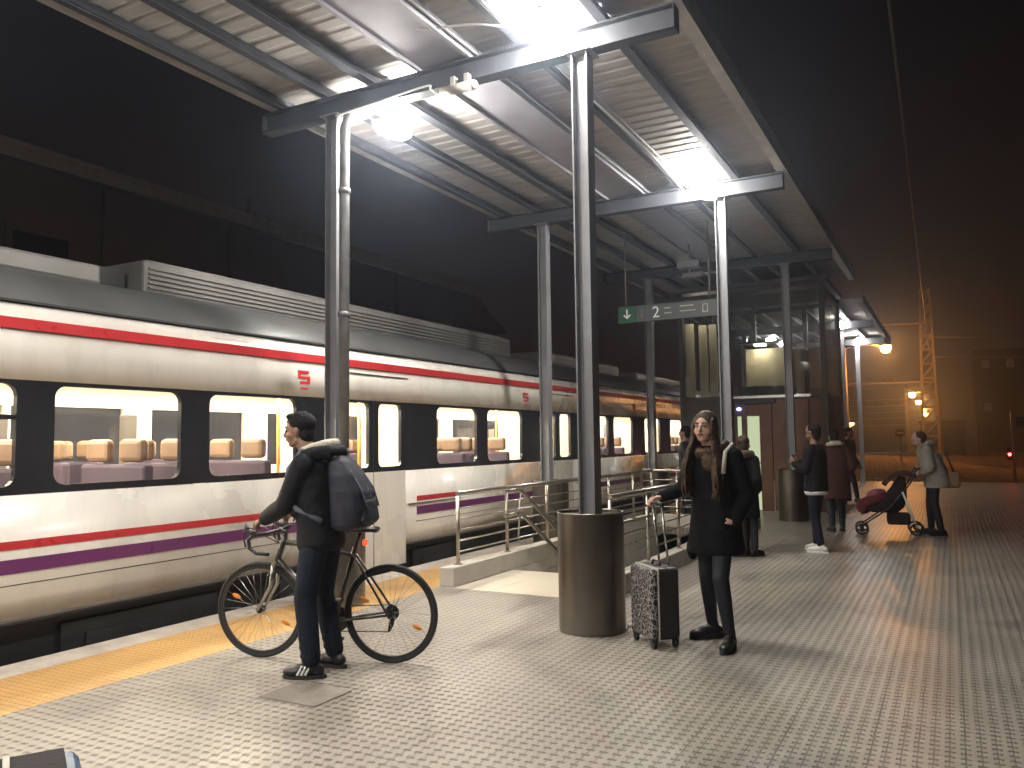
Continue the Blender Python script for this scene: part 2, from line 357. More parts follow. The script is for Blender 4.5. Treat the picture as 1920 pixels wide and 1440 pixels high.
        if remesh > 0:
            C.objects.link(o)
            md = o.modifiers.new('r', 'REMESH'); md.mode = 'VOXEL'; md.voxel_size = remesh; md.use_smooth_shade = True
            if smooth:
                sm = o.modifiers.new('s', 'SMOOTH'); sm.factor = 0.5; sm.iterations = smooth
            dg = bpy.context.evaluated_depsgraph_get(); dg.update()
            nm = bpy.data.meshes.new_from_object(o.evaluated_get(dg))
            C.objects.unlink(o); bpy.data.objects.remove(o); bpy.data.meshes.remove(me)
            nm.name = name; me = nm
            me.polygons.foreach_set('use_smooth', [True] * len(me.polygons))
            o = bpy.data.objects.new(name, me)
        me.materials.clear()
        me.materials.append(M_[m] if isinstance(m, str) else m)
        C.objects.link(o)
        if parent is not None: o.parent = parent
        if loc is not None: o.location = loc
        return o

def box(a, b): return MB().box(a, b)
def tag(o, label=None, cat=None, group=None, kind=None):
    if label: o['label'] = label
    if cat: o['category'] = cat
    if group: o['group'] = group
    if kind: o['kind'] = kind
    return o
def thing(name, label, cat, loc=(0, 0, 0), rz=0.0, group=None):
    o = bpy.data.objects.new(name, None); C.objects.link(o); o.empty_display_size = 0.1
    o.location = loc; o.rotation_euler = (0, 0, rz); return tag(o, label, cat, group)
def dup(root, loc, rz=0.0, label=None):
    def cp(o, par):
        c = o.copy(); C.objects.link(c)
        if par is not None: c.parent = par
        for ch in list(o.children): cp(ch, c)
        return c
    r = cp(root, None); r.location = loc; r.rotation_euler = (0, 0, rz)
    if label: r['label'] = label
    return r
def text(body, size, m, loc, rot, parent, depth=0.004, name='lettering', sx=1.0):
    cu = bpy.data.curves.new(name, 'FONT'); cu.body = body; cu.size = size; cu.extrude = depth; cu.align_x = 'CENTER'; cu.align_y = 'CENTER'
    t = bpy.data.objects.new(name, cu); C.objects.link(t)
    dg = bpy.context.evaluated_depsgraph_get(); dg.update()
    me = bpy.data.meshes.new_from_object(t.evaluated_get(dg)); C.objects.unlink(t); bpy.data.objects.remove(t)
    o = bpy.data.objects.new(name, me); me.materials.clear(); me.materials.append(M_[m]); C.objects.link(o)
    o.parent = parent; o.location = loc; o.rotation_euler = rot; o.scale = (sx, 1, 1); return o

# ================================================================== SETTING
EDGE = -5.81
SX0, SX1, SY0, SY1 = -4.57, -2.99, 8.45, 13.6          # stair opening
def sheet(name, rects, m, z=0.0, thick=0.12, kind='structure'):
    mb = MB()
    for x0, y0, x1, y1 in rects: mb.box((x0, y0, z - thick), (x1, y1, z))
    o = mb.obj(name, m); o['kind'] = kind; return o
PX1 = 6.0; PY0, PY1 = -5.0, 30.0
LY0 = 7.15
tag(sheet('platform', [(-4.75, PY0, PX1, LY0), (SX1 + 0.0, LY0, PX1, SY1), (-4.75, SY1, PX1, PY1)], 'paving'), kind='structure')
sheet('platform_kerb_side', [(-4.75, LY0, SX0, SY1)], 'kerb')
sheet('platform_landing', [(SX0, LY0, SX1, SY0)], 'stone')
sheet('tactile_strip', [(-5.50, PY0, -4.75, PY1)], 'yellow')
sheet('platform_edge', [(EDGE, PY0, -5.50, PY1)], 'coping')
pb = MB()
pb.box((EDGE + 0.12, PY0, -1.0), (-4.72, PY1, -0.12)); pb.box((-2.86, PY0, -1.0), (PX1 - 0.1, PY1, -0.12))
pb.box((-4.72, PY0, -1.0), (-2.86, SY0 - 0.3, -0.12)); pb.box((-4.72, SY1 + 0.1, -1.0), (-2.86, PY1, -0.12))
tag(pb.obj('platform_base', 'concrete_dark'), kind='structure')
g = MB(); gz = -1.0
for a, b in (((-400, -60), (-4.72, 900)), ((-2.86, -60), (400, 900)), ((-4.72, -60), (-2.86, SY0 - 0.3)), ((-4.72, SY1 + 0.1), (-2.86, 900))):
    g.add([(a[0], a[1], gz), (b[0], a[1], gz), (b[0], b[1], gz), (a[0], b[1], gz)], [(0, 1, 2, 3)])
tag(g.obj('ground', 'earth'), kind='structure')
# rising earth bank beyond the end of the platform
bk = MB(); n = 40
vs = []; fs = []
for j in range(9):
    for i in range(n + 1):
        x = -9 + i * 1.3; y = 30.05 + j * 3.2
        z = -0.75 + 1.25 * (j / 8) ** 0.8 * (0.6 + 0.3 * math.sin(i * 0.5)) + 0.12 * noise.noise(Vector((x * 0.5, y * 0.5, 0)))
        vs.append((x, y, z))
for j in range(8):
    for i in range(n): a = j * (n + 1) + i; fs.append((a, a + 1, a + n + 2, a + n + 1))
bk.add(vs, fs, True); tag(bk.obj('earth_bank', 'earth'), kind='structure')
# track beside the platform
tb = MB().box((-9.6, -30, -0.99), (EDGE + 0.1, 300, -0.86)); tag(tb.obj('track_bed', 'ballast'), kind='structure')
for i, x in enumerate((-6.55, -8.22)):
    r = MB().box((x - 0.035, -30, -0.82), (x + 0.035, 300, -0.70)).box((x - 0.07, -30, -0.86), (x + 0.07, 300, -0.82)).obj('rail', 'rail')
    tag(r, ['steel rail nearer the platform edge, under the train', 'steel rail farther from the platform edge, under the train'][i], 'rail', 'rails of the platform track')

# stair down to the subway
st = thing('staircase', 'stairs going down into the platform behind the steel railings', 'staircase', (0, 0, 0))
s = MB(); ns = 17
for i in range(ns):
    y0 = SY0 + i * 0.29; z1 = -0.165 * (i + 1) ; s.box((SX0 + 0.001, y0, z1 - 0.4), (SX1 - 0.001, y0 + 0.29, z1))
s.obj('steps', 'stone', st)
w = MB(); w.box((SX0 - 0.12, SY0 - 0.2, -3.4), (SX0, SY1 + 0.1, -0.125)).box((SX1, SY0 - 0.2, -3.4), (SX1 + 0.12, SY1 + 0.1, -0.125))
w.obj('side_wall', 'kerb', st)
MB().box((SX0 - .12, SY1 + 0.1, -1.0), (SX1 + .12, SY1 + 0.2, -0.125)).box((SX0, SY0 - 0.02, -3.4), (SX1, SY0, -0.125)).obj('end_wall', 'kerb', st)
h = MB()
for dz in (0.0, -0.27):
    pts = [(-4.49, 8.1, 0.93 + dz), (-4.49, 8.5, 0.93 + dz), (-4.49, 13.2, 0.93 + dz - 4.7 * 0.57)]
    h.tube(pts, 0.024, 8)
for k in range(5):
    y = 8.5 + k * 1.1; h.tube([(-4.53, y, 0.62 - (y - 8.5) * 0.57 - .3), (-4.49, y, 0.9 - (y - 8.5) * 0.57)], 0.012, 6)
h.obj('handrail', 'railing', st)
# kerb upstand round the opening
kb = MB()
kb.box((-4.76, 7.17, 0.0), (-4.58, 13.9, 0.2)).box((-2.99, 7.17, 0.0), (-2.84, 13.9, 0.2)).box((-4.58, 13.72, 0.0), (-2.99, 13.9, 0.2))
tag(kb.obj('kerb_upstand', 'kerb', bevel=0.012), 'low pale concrete kerb round the stair opening', 'kerb')

def railing(name, label, p, q, posts, z0=0.2, z1=0.95, panes=False):
    r = thing(name, label, 'railing', (0, 0, 0), group='steel railings round the stair opening')
    p = Vector(p); q = Vector(q)
    MB().tube([(p.x, p.y, z1), (q.x, q.y, z1)], 0.027, 10).obj('top_rail', 'railing', r)
    m = MB()
    for k in range(5): zz = z0 + 0.13 + k * 0.115; m.tube([(p.x, p.y, zz), (q.x, q.y, zz)], 0.009, 6)
    m.obj('cross_bars', 'railing', r)
    for t in posts:
        c = p.lerp(q, t); pm = MB(); pm.tube([(c.x, c.y, z0), (c.x, c.y, z1 - 0.03)], 0.021, 8)
        pm.cone((c.x, c.y, z0), 0.045, (c.x, c.y, z0 + 0.012), 0.045, 12).obj('post', 'railing', r)
    return r
railing('railing', 'steel railing on the train side of the stairs', (-4.67, 7.4), (-4.67, 13.8), [0, .17, .34, .51, .68, .85, 1])
railing('railing', 'steel railing between the stairs and the woman in the black coat', (-2.915, 7.35), (-2.915, 13.8), [0, .17, .34, .51, .68, .85, 1])
railing('railing', 'short steel railing across the far end of the stairs', (-4.64, 13.81), (-2.95, 13.81), [.25, .5, .75])

tag(MB().box((-3.69, 3.62, 0.0), (-3.26, 3.95, 0.006)).obj('floor_hatch', 'plate', bevel=0.002), 'square dark access plate set in the paving by the cyclist', 'hatch')
bpy.data.objects['floor_hatch'].location.z = 0.0005

# ================================================================== CANOPY
def canopy(label, y0, y1, rows, lift=0.0, covers=(), deckz=5.05):
    cz = deckz + lift
    cn = thing('platform_canopy', label, 'canopy', (-3.9, y0, 0), group='platform canopies'); off = Vector((3.9, -y0, 0))
    def P(mb, name, m, **k):
        o = mb.obj(name, m, None, **k); o.parent = cn; o.location = off; return o
    # corrugated deck, ribs running across the platform
    d = MB(); pitch = 0.19; y = y0; prof = []
    while y < y1 - pitch:
        prof += [(y, 0), (y + 0.105, 0), (y + 0.13, 0.011), (y + 0.165, 0.011)]; y += pitch
    prof.append((y1, 0)); vs = []
    for x in (-6.02, -1.76):
        for (yy, zz) in prof: vs.append((x, yy, cz + zz))
    for x in (-6.02, -1.76):
        for (yy, zz) in prof: vs.append((x, yy, cz + zz + 0.004))
    k = len(prof)
    fs = [(i, i + 1, k + i + 1, k + i) for i in range(k - 1)] + [(2 * k + i, 3 * k + i, 3 * k + i + 1, 2 * k + i + 1) for i in range(k - 1)]
    d.add(vs, fs); P(d, 'roof_deck', 'deck')
    for x, wd in ((-5.88, 0.07), (-5.30, 0.08), (-4.72, 0.11), (-3.12, 0.06), (-2.36, 0.09)):
        p = MB(); zt = cz - 0.003
        p.box((x - wd / 2, y0, zt - 0.132), (x - wd / 2 + 0.012, y1, zt)).box((x - wd / 2 + 0.012, y0, zt - 0.132), (x + wd / 2, y1, zt - 0.12)).box((x + wd / 2 - 0.012, y0, zt - 0.11), (x + wd / 2, y1, zt - 0.085))
        P(p, 'purlin', 'purlin')
    gu = MB(); gu.box((-4.16, y0, cz - 0.10), (-3.66, y1, cz - 0.004)).box((-4.20, y0, cz - 0.13), (-4.165, y1, cz - 0.004)).box((-3.655, y0, cz - 0.13), (-3.62, y1, cz - 0.004))
    P(gu, 'gutter', 'gutter')
    f1 = MB().box((-6.10, y0, cz - 0.09), (-6.06, y1, cz + 0.09)).box((-6.06, y0, cz - 0.09), (-5.94, y1, cz - 0.075)); P(f1, 'fascia', 'fascia')
    f2 = MB().box((-1.75, y0, cz - 0.12), (-1.71, y1, cz + 0.09)).box((-1.83, y0, cz - 0.12), (-1.75, y1, cz - 0.105)); P(f2, 'fascia', 'fascia')
    cb = MB(); cb.tube([(-3.02, y0, cz - 0.14), (-3.02, y1, cz - 0.14)], 0.011, 6).tube([(-2.96, y0, cz - 0.13), (-2.96, y1, cz - 0.13)], 0.009, 6)
    cb.tube([(-3.58, y0, cz - 0.09), (-3.58, y1, cz - 0.09)], 0.013, 6)
    P(cb, 'conduit', 'cable')
    for ry in rows:
        b = MB(); zt = cz - 0.135; hb = 0.2
        for x0, x1 in ((-6.14, -1.77),):
            b.box((x0, ry - 0.07, zt - 0.012), (x1, ry + 0.07, zt)).box((x0, ry - 0.07, zt - hb), (x1, ry + 0.07, zt - hb + 0.012)).box((x0, ry - 0.006, zt - hb + 0.012), (x1, ry + 0.006, zt - 0.012))
        b.box((-6.15, ry - 0.07, zt - hb), (-6.141, ry + 0.07, zt)).box((-1.769, ry - 0.07, zt - hb), (-1.76, ry + 0.07, zt))
        P(b, 'beam', 'beam_paint')
        zb = zt - hb
        for x in (-5.22, -2.575):
            pm = MB()    # H section, flanges facing along the platform
            pm.box((x - 0.07, ry - 0.07, 0), (x - 0.058, ry + 0.07, zb)).box((x + 0.058, ry - 0.07, 0), (x + 0.07, ry + 0.07, zb)).box((x - 0.058, ry - 0.005, 0), (x + 0.058, ry + 0.005, zb))
            pm.box((x - 0.11, ry - 0.11, zb - 0.012), (x + 0.11, ry + 0.11, zb - 0.001))
            post = P(pm, 'post', 'grey_paint' if ry < 20 else 'post_light', bevel=0.0)
            if ry in covers:
                cx, cy = (x - 0.0, ry) if x > -4 else (x + 0.08, ry - 0.06)
                c = MB(); n = 40; r = 0.265; vs = []
                for zz in (0.004, 0.925):
                    for j in range(n): vs.append((cx + r * math.cos(2 * PI * j / n), cy + r * math.sin(2 * PI * j / n), zz))
                c.add(vs, [(j, (j + 1) % n, n + (j + 1) % n, n + j) for j in range(n)], True)
                c.cone((cx, cy, 0.90), r - 0.004, (cx, cy, 0.905), r - 0.004, 40)
                c.tube([(cx + r * math.cos(2 * PI * j / n), cy + r * math.sin(2 * PI * j / n), 0.925) for j in range(n)], 0.006, 6, closed=True)
                o = c.obj('post_cover', 'steel', post)
    return cn
ROWS1 = [-3.5, 6.07, 10.72, 15.5]
canopy('long canopy over the near part of the platform, dark grey posts in polished steel drums', -4.6, 19.0, ROWS1, 0.0, covers=(6.07, 10.72, 15.5))
canopy('farther brightly lit canopy with pale posts beyond the lift', 21.0, 31.0, [24.1, 28.65], -0.22, covers=())
# downpipe beside the left post
dp = MB(); dp.tube([(-5.05, 6.0, 0.9), (-5.05, 6.0, 4.55), (-5.05, 6.08, 4.72), (-5.05, 6.3, 4.8), (-5.05, 6.5, 4.95)], 0.05, 12)
for z in (1.4, 2.7, 3.9): dp.cone((-5.05, 6.0, z), 0.06, (-5.05, 6.0, z + 0.05), 0.06, 12)
tag(dp.obj('downpipe', 'pipe'), 'grey drain pipe running down beside the left near post', 'drain pipe')
# cables hanging to the lamps
def cable(pts, r, label, m='cable_light'):
    # smooth through the points
    out = []
    P = [Vector(p) for p in pts]; P = [P[0]] + P + [P[-1]]
    for i in range(1, len(P) - 2):
        for k in range(8):
            t = k / 8; a, b, c, d = P[i - 1], P[i], P[i + 1], P[i + 2]
            out.append(0.5 * ((2 * b) + (c - a) * t + (2 * a - 5 * b + 4 * c - d) * t * t + (3 * b - a - 3 * c + d) * t ** 3))
    out.append(P[-2]); return tag(MB().tube(out, r, 6).obj('cable', m), label, 'cable')
cable([(-3.0, 7.3, 4.90), (-2.98, 8.6, 4.88), (-2.96, 9.6, 4.80), (-2.88, 10.2, 4.68), (-2.72, 10.55, 4.66), (-2.6, 10.62, 4.68)], 0.012, 'pale cable drooping to the lamp on the second right post')
cable([(-5.1, 5.93, 4.66), (-4.6, 5.93, 4.69), (-4.05, 5.93, 4.72), (-4.0, 5.93, 4.68), (-3.92, 5.93, 4.62), (-3.86, 5.93, 4.62)], 0.009, 'thin pale cable along the first beam to a cylindrical ballast')
cable([(-3.9, 5.3, 4.99), (-3.72, 5.45, 4.95), (-3.3, 5.55, 4.93), (-2.95, 5.7, 4.86)], 0.011, 'pale cable under the roof leading to the biggest lamp')
bl = MB(); bl.cone((-3.88, 5.93, 4.62), 0.045, (-3.55, 5.93, 4.62), 0.045, 14).sph((-3.55, 5.93, 4.62), 0.045, 12).box((-3.78, 5.92, 4.65), (-3.74, 5.98, 4.74)).box((-3.64, 5.92, 4.65), (-3.60, 5.98, 4.74))
tag(bl.obj('lamp_ballast', 'fascia'), 'pale cylinder fixed under the first beam at the middle of the roof', 'lamp ballast')

# ---------------------------------------------------------------- white lamps
def make_lamp(lens='lamp'):
    t = thing('platform_lamp', 'x', 'lamp', (0, 0, 0), group='white lamps under the canopies')
    b = MB(); b.box((-0.06, -0.11, 0.055), (0.06, 0.11, 0.105)); b.obj('housing', 'lamp_body', t, bevel=0.02)
    l = MB().sph((0, 0, -0.02), (0.145, 0.25, 0.065), 16); l.obj('lens', lens, t)
    MB().box((-0.03, -0.04, 0.115), (0.03, 0.04, 0.2)).obj('bracket', 'lamp_body', t); return t
L0 = make_lamp()
L0.location = (-2.82, 5.80, 4.90); L0['label'] = 'biggest dazzling white lamp above the post with the nearest steel drum'
dup(L0, (-4.74, 6.36, 4.62), 0.0, 'dazzling white lamp beside the top of the left near post')
dup(L0, (-2.78, 10.35, 4.90), 0.0, 'dazzling white lamp at the top of the second right post')
dup(L0, (-2.82, 1.0, 4.55), 0.0, 'white lamp under the near canopy, above the viewer')
dup(L0, (-4.82, 1.0, 4.55), 0.0, 'white lamp under the near canopy, above the platform edge')
LF = make_lamp('lamp_far')
LF.location = (-2.55, 24.0, 4.62); LF['label'] = 'bright white lamp on the first pale post of the far canopy'
dup(LF, (-2.5, 28.4, 4.62), 0.0, 'bright white lamp on the second pale post of the far canopy')
dup(LF, (-4.9, 26.4, 4.62), 0.0, 'bright white lamp on the track side of the far canopy')

# ================================================================== TRAIN
TX = -5.92
tr = thing('commuter_train', 'white commuter train with red and purple stripes, lit windows and grey roof at the platform', 'train', (0, 0, 0))
TY0, TY1 = -2.0, 24.5
DOORS = [(6.93, 8.2), (11.96, 13.23), (16.99, 18.26), (22.0, 23.3)]
WINS = [(-1.5, -0.35), (-.1, 1.9), (2.30, 3.445), (3.73, 4.87), (5.18, 6.29)]
for k in range(3): WINS += [(8.89 + 5.03 * k, 9.91 + 5.03 * k), (10.21 + 5.03 * k, 11.29 + 5.03 * k)]
WINS = [w for w in WINS if w[1] < TY1]
def side_profile(y0, y1, segs, m, name, th=0.05):
    """segs: list of (x, z) giving the outer skin; an inner skin th behind"""
    mb = MB(); k = len(segs)
    vs = [(x, y, z) for y in (y0, y1) for x, z in segs] + [(x - th, y, z) for y in (y0, y1) for x, z in segs]
    fs = [(i, i + 1, k + i + 1, k + i) for i in range(k - 1)] + [(2 * k + i, 3 * k + i, 3 * k + i + 1, 2 * k + i + 1) for i in range(k - 1)]
    fs += [(0, k, 3 * k, 2 * k), (k - 1, 3 * k - 1, 4 * k - 1, 2 * k - 1)]
    fs += [(i, 2 * k + i, 2 * k + i + 1, i + 1) for i in range(k - 1)] + [(k + i, k + i + 1, 3 * k + i + 1, 3 * k + i) for i in range(k - 1)]
    mb.add(vs, fs, True); return mb.obj(name, m, tr)
# lower panel between doors, upper panel over everything, roof shoulder
cuts = [TY0] + [v for d in DOORS for v in d] + [TY1]
for i in range(0, len(cuts), 2):
    a, b = cuts[i], cuts[i + 1]
    if b - a < 0.1: continue
    side_profile(a + 0.004, b - 0.004, [(TX - 0.07, 0.24), (TX - 0.02, 0.42), (TX, 0.6), (TX, 1.155)], 'train_white', 'side_panel')
side_profile(TY0, TY1, [(TX + 0.001, 1.990), (TX - 0.01, 2.25), (TX - 0.045, 2.46), (TX - 0.085, 2.56)], 'train_white', 'upper_panel')
mbr = MB(); rp = [(TX - 0.075, 2.563), (TX - 0.12, 2.62), (TX - 0.18, 2.70), (TX - 0.34, 2.83), (TX - 0.58, 2.92), (TX - 0.95, 2.965), (TX - 1.475, 2.985)]
rp = rp + [(2 * (TX - 1.475) - x, z) for x, z in rp[-2::-1]]; k = len(rp)
mbr.add([(x, y, z) for y in (TY0, TY1) for x, z in rp], [(i, k + i, k + i + 1, i + 1) for i in range(k - 1)], True)
mbr.add([(x, y, z) for y in (TY0, TY1) for x, z in rp], [tuple(range(k)), tuple(range(k, 2 * k))])
mbr.obj('roof', 'train_roof', tr)
MB().box((TX - 0.115, TY0, 2.566), (TX - 0.062, TY1, 2.585)).obj('rain_gutter', 'train_under', tr)
# red stripe and lower stripes, 3 mm proud
mb = MB()
mb.add([(TX + 0.004 - .012, TY0, 2.36), (TX + 0.004 - .012, TY1, 2.36), (TX + 0.004 - .029, TY1, 2.44), (TX + 0.004 - .029, TY0, 2.44)], [(0, 1, 2, 3)])
mb.v = []; mb.f = []; mb.sm = []
mb.box((TX - 0.04, TY0, 2.362), (TX - 0.008 + .004, TY1, 2.442)); mb.obj('red_stripe', 'train_red', tr)
runs = [(TY0, 6.6), (8.42, 11.6), (13.5, 16.7), (18.6, 21.7)]
for a, b in runs:
    MB().box((TX - 0.03, a, 0.772), (TX + 0.004, b, 0.832)).obj('red_stripe', 'train_red', tr)
    MB().box((TX - 0.03, a, 0.602), (TX + 0.004, b, 0.702)).obj('purple_stripe', 'train_purple', tr)
def rrect(y0, y1, z0, z1, r, n=6):
    pts = []
    for cy, cz, a0 in ((y1 - r, z1 - r, 0), (y0 + r, z1 - r, 90), (y0 + r, z0 + r, 180), (y1 - r, z0 + r, 270)):
        for i in range(n + 1):
            a = R(a0 + 90 * i / n); pts.append((cy + r * math.cos(a), cz + r * math.sin(a)))
    return pts
def holed(name, m, x, th, oy0, oy1, oz0, oz1, holes_r, parent, rad=0.09):
    """flat panel of thickness th with one rounded opening"""
    iy0, iy1, iz0, iz1 = holes_r; n = 6
    inner = rrect(iy0, iy1, iz0, iz1, rad, n); outer = []
    corners = ((oy1, oz1), (oy0, oz1), (oy0, oz0), (oy1, oz0))
    for ci, (cy, cz) in enumerate(corners):
        seg = inner[ci * (n + 1):(ci + 1) * (n + 1)]
        for i, (y, z) in enumerate(seg):
            if i == n // 2: outer.append((cy, cz))
            elif (i < n // 2) == (ci % 2 == 0): outer.append((cy, z))
            else: outer.append((y, cz))
    k = len(inner); mb = MB(); vs = []
    for xx in (x, x - th):
        vs += [(xx, y, z) for y, z in outer] + [(xx, y, z) for y, z in inner]
    fs = []
    for i in range(k):
        j = (i + 1) % k
        fs += [(i, j, k + j, k + i), (2 * k + i, 3 * k + i, 3 * k + j, 2 * k + j), (k + i, k + j, 3 * k + j, 3 * k + i), (i, 2 * k + i, 2 * k + j, j)]
    mb.add(vs, fs); return mb.obj(name, m, parent)
edges = sorted([(a, b, 'w') for a, b in WINS] + [(a, b, 'd') for a, b in DOORS])
pos = TY0
for idx, (a, b, t) in enumerate(edges):
    nxt = edges[idx + 1] if idx + 1 < len(edges) else (TY1 + .2, 0, 'd')
    end = (b if t == 'd' else ((b + nxt[0]) / 2 if nxt[2] == 'w' else nxt[0]))
    if t == 'w':
        w = holed('window', 'train_black', TX - 0.002, 0.045, pos, end, 1.16, 2.0, (a, b, 1.215, 1.96), tr)
        if abs(a - 2.30) < .01: MB().box((TX - 0.04, a, 1.70), (TX - 0.006, b, 1.735)).obj('glazing_bar', 'train_black', w)
        p = MB(); p.add([(TX - 0.028, y, z) for y, z in rrect(a - .01, b + .01, 1.205, 1.97, 0.09)], [tuple(range(28))]); p.obj('pane', 'pane', w)
    else:
        if a - pos > 0.02: MB().box((TX - 0.047, pos, 1.16), (TX - 0.002, a, 2.0)).obj('window_pillar', 'train_black', tr)
        mid = (a + b) / 2
        for y0, y1, wy0, wy1 in ((a + .01, mid - .008, a + 0.10, mid - .09), (mid + .008, b - .01, mid + .09, b - 0.10)):
            d = MB().box((TX - 0.05, y0, 0.035), (TX + 0.002, y1, 1.158)).obj('door', 'train_white', tr, bevel=0.004)
            wd = holed('door_window', 'train_black', TX, 0.045, y0, y1, 1.16, 2.0, (wy0, wy1, 1.215, 1.96), d, 0.07)
            wd.parent = d
            p = MB(); p.add([(TX - 0.028, y, z) for y, z in rrect(wy0 - .01, wy1 + .01, 1.205, 1.97, 0.07)], [tuple(range(28))]); p.obj('door_pane', 'pane', d)
        MB().box((TX - 0.055, mid - .007, 0.04), (TX - 0.004, mid + .007, 2.0)).obj('door_seal', 'rubber', tr)
        MB().box((TX - 0.01, a - .05, 2.285), (TX - .003, b + .05, 2.297)).obj('door_rail', 'train_under', tr)
        MB().box((TX - 0.03, b + 0.03, 0.735), (TX + 0.012, b + 1.25, 0.75)).obj('grab_rail', 'train_box', tr)
    pos = end
if pos < TY1: MB().box((TX - 0.047, pos, 1.16), (TX - 0.002, TY1, 2.0)).obj('window_pillar', 'train_black', tr)
for a, b in runs:
    MB().box((TX - .03, a, .515), (TX - .0075, b, .521)).obj('panel_seam', 'train_under', tr)
# red service emblem beside each door
for y in (6.4, 11.43, 16.45):
    e = MB()
    e.box((TX - 0.03, y - .085, 2.235), (TX + .004, y + .07, 2.262)).box((TX - 0.03, y - .085, 2.18), (TX + .004, y + .085, 2.205)).box((TX - 0.03, y - .06, 2.125), (TX + .004, y + .085, 2.15))
    e.box((TX - 0.03, y - .085, 2.205), (TX + .003, y - .05, 2.235)).box((TX - 0.03, y + .05, 2.15), (TX + .003, y + .085, 2.18)).box((TX - 0.03, y - .05, 2.065), (TX + .004, y + .05, 2.085))
    e.obj('emblem', 'train_red', tr)
# underframe
u = MB(); u.box((TX - 2.8, TY0, -0.45), (TX - 0.16, TY1, 0.238))
for y in [TY0 + 1.3 + i * 2.3 for i in range(10)]: u.box((TX - 0.16, y, -0.42), (TX - 0.12, y + 1.5, 0.15)).box((TX - 0.12, y + .2, -0.3), (TX - 0.10, y + .9, 0.05))
u.obj('underframe', 'train_under', tr)
for y in (0.5, 2.6, 9.4, 11.5, 19.5, 21.6):
    for x in (-6.55, -8.22): MB().cone((x - 0.06, y, -0.3), 0.40, (x + 0.06, y, -0.3), 0.40, 28).obj('wheel', 'rail', tr)
MB().box((TX - 0.06, TY0, 0.232), (TX - .07 + .02, TY1, 0.25)).obj('sill', 'train_under', tr)
# far side wall, inside lining
fw = MB(); FX = TX - 2.9
fw.box((FX - 0.05, TY0, 0.1), (FX, TY1, 1.2)).box((FX - 0.05, TY0, 1.95), (FX, TY1, 2.56))
for i in range(len(edges)):
    a, b, t = edges[i]; nxt = edges[i + 1][0] if i + 1 < len(edges) else TY1
    fw.box((FX - 0.05, b + (.12), 1.2), (FX, max(nxt - .12, b + .2), 1.95))
fw.obj('far_wall', 'int_wall', tr)
MB().box((FX - 0.09, TY0, 1.2), (FX - 0.06, TY1, 1.95)).obj('far_glazing', 'pane_dark', tr)
MB().box((FX, TY0, 2.20), (TX - 0.09, TY1, 2.23)).obj('ceiling', 'int_wall', tr)
MB().box((FX, TY0, 0.24), (TX - 0.06, TY1, 0.27)).obj('floor', 'int_floor', tr)
for y in (TY0, TY1 - 0.05): MB().box((FX, y, 0.1), (TX - .06, y + .05, 2.9)).obj('end_wall', 'train_white', tr)
for x in (-6.75, -7.95): MB().box((x - 0.11, TY0 + .1, 2.178), (x + 0.11, TY1 - .1, 2.197)).obj('light_strip', 'int_light', tr)
# seats: pairs across the saloon, partitions beside doors, poles
rnd = random.Random(3)
def seat(y, x0, x1, face):
    sm = MB(); sm.box((x0, y - .22, 0.62), (x1, y + .22, 0.74)); q = MB()
    yb = y - face * 0.24
    q.box((x0, yb - .05, 0.66), (x1, yb + .05, 1.34)); o = q.obj('seat', 'seat_purple', tr, bevel=0.03)
    sm.obj('seat_cushion', 'seat_purple', o)
    xm = (x0 + x1) / 2
    for h0, h1 in ((x0 + .06, xm - .07), (xm + .07, x1 - .06)): MB().box((h0, yb - .045, 1.36), (h1, yb + .045, 1.56)).obj('headrest', 'seat_brown', o, bevel=0.04)
for a, b, t in edges:
    if t == 'w' and a > 2:
        for y, fc in ((a + 0.12, 1), ((a + b) / 2 + 0.1, -1)):
            seat(y + rnd.uniform(-.05, .05), TX - 1.0, TX - 0.12, fc)
        seat(a + 0.5, FX + 0.1, FX + 1.0, 1); seat(b - 0.05, FX + 0.1, FX + 1.0, -1)
    if t == 'd':
        for y in (a - 0.08, b + 0.08):
            MB().box((TX - 0.75, y - .015, 0.27), (TX - 0.1, y + .015, 1.85)).obj('partition', 'int_wall', tr)
            MB().cone((TX - 0.8, y, 0.27), 0.018, (TX - 0.8, y, 2.2), 0.018, 10).obj('grab_pole', 'reflector', tr)
for y0, y1, z0, z1 in ((3.72, 4.25, 1.0, 1.80), (5.42, 5.56, .9, 1.82)):
    MB().box((TX - 1.6, y0, z0 - .6), (TX - 1.5, y1, z1)).obj('luggage_rack', 'int_dark', tr, bevel=0.01)
for y in (9.35, 10.5, 14.4, 15.6): MB().box((FX + 0.3, y, 1.3), (FX + .5, y + .22, 1.75)).obj('notice_panel', 'int_dark', tr)
# roof equipment
def roofbox(y0, y1, z1, x0=-8.2, x1=-6.6, ribs=True, m='train_box'):
    b = MB(); b.box((x0, y0, 2.93), (x1, y1, z1)); o = b.obj('roof_unit', m, tr, bevel=0.03)
    if ribs:
        r = MB(); nz = 5
        for i in range(nz): z = 2.98 + i * (z1 - 3.02) / nz; r.box((x1 - 0.01, y0 + .05, z), (x1 + 0.018, y1 - .05, z + 0.018))
        r.obj('louvres', m, o)
        l = MB(); l.box((x0 + .1, y0 + .1, z1 - .001), (x1 - .1, y1 - .1, z1 + 0.03)); l.obj('roof_unit_lid', m, o, bevel=0.01)
roofbox(0.2, 4.55, 3.11, ribs=False); roofbox(4.98, 12.2, 3.25); roofbox(13.6, 17.35, 3.16); roofbox(18.5, 23.0, 3.1)
MB().box((-8.0, 4.6, 2.93), (-6.8, 4.93, 3.15)).obj('roof_cable_box', 'train_under', tr)

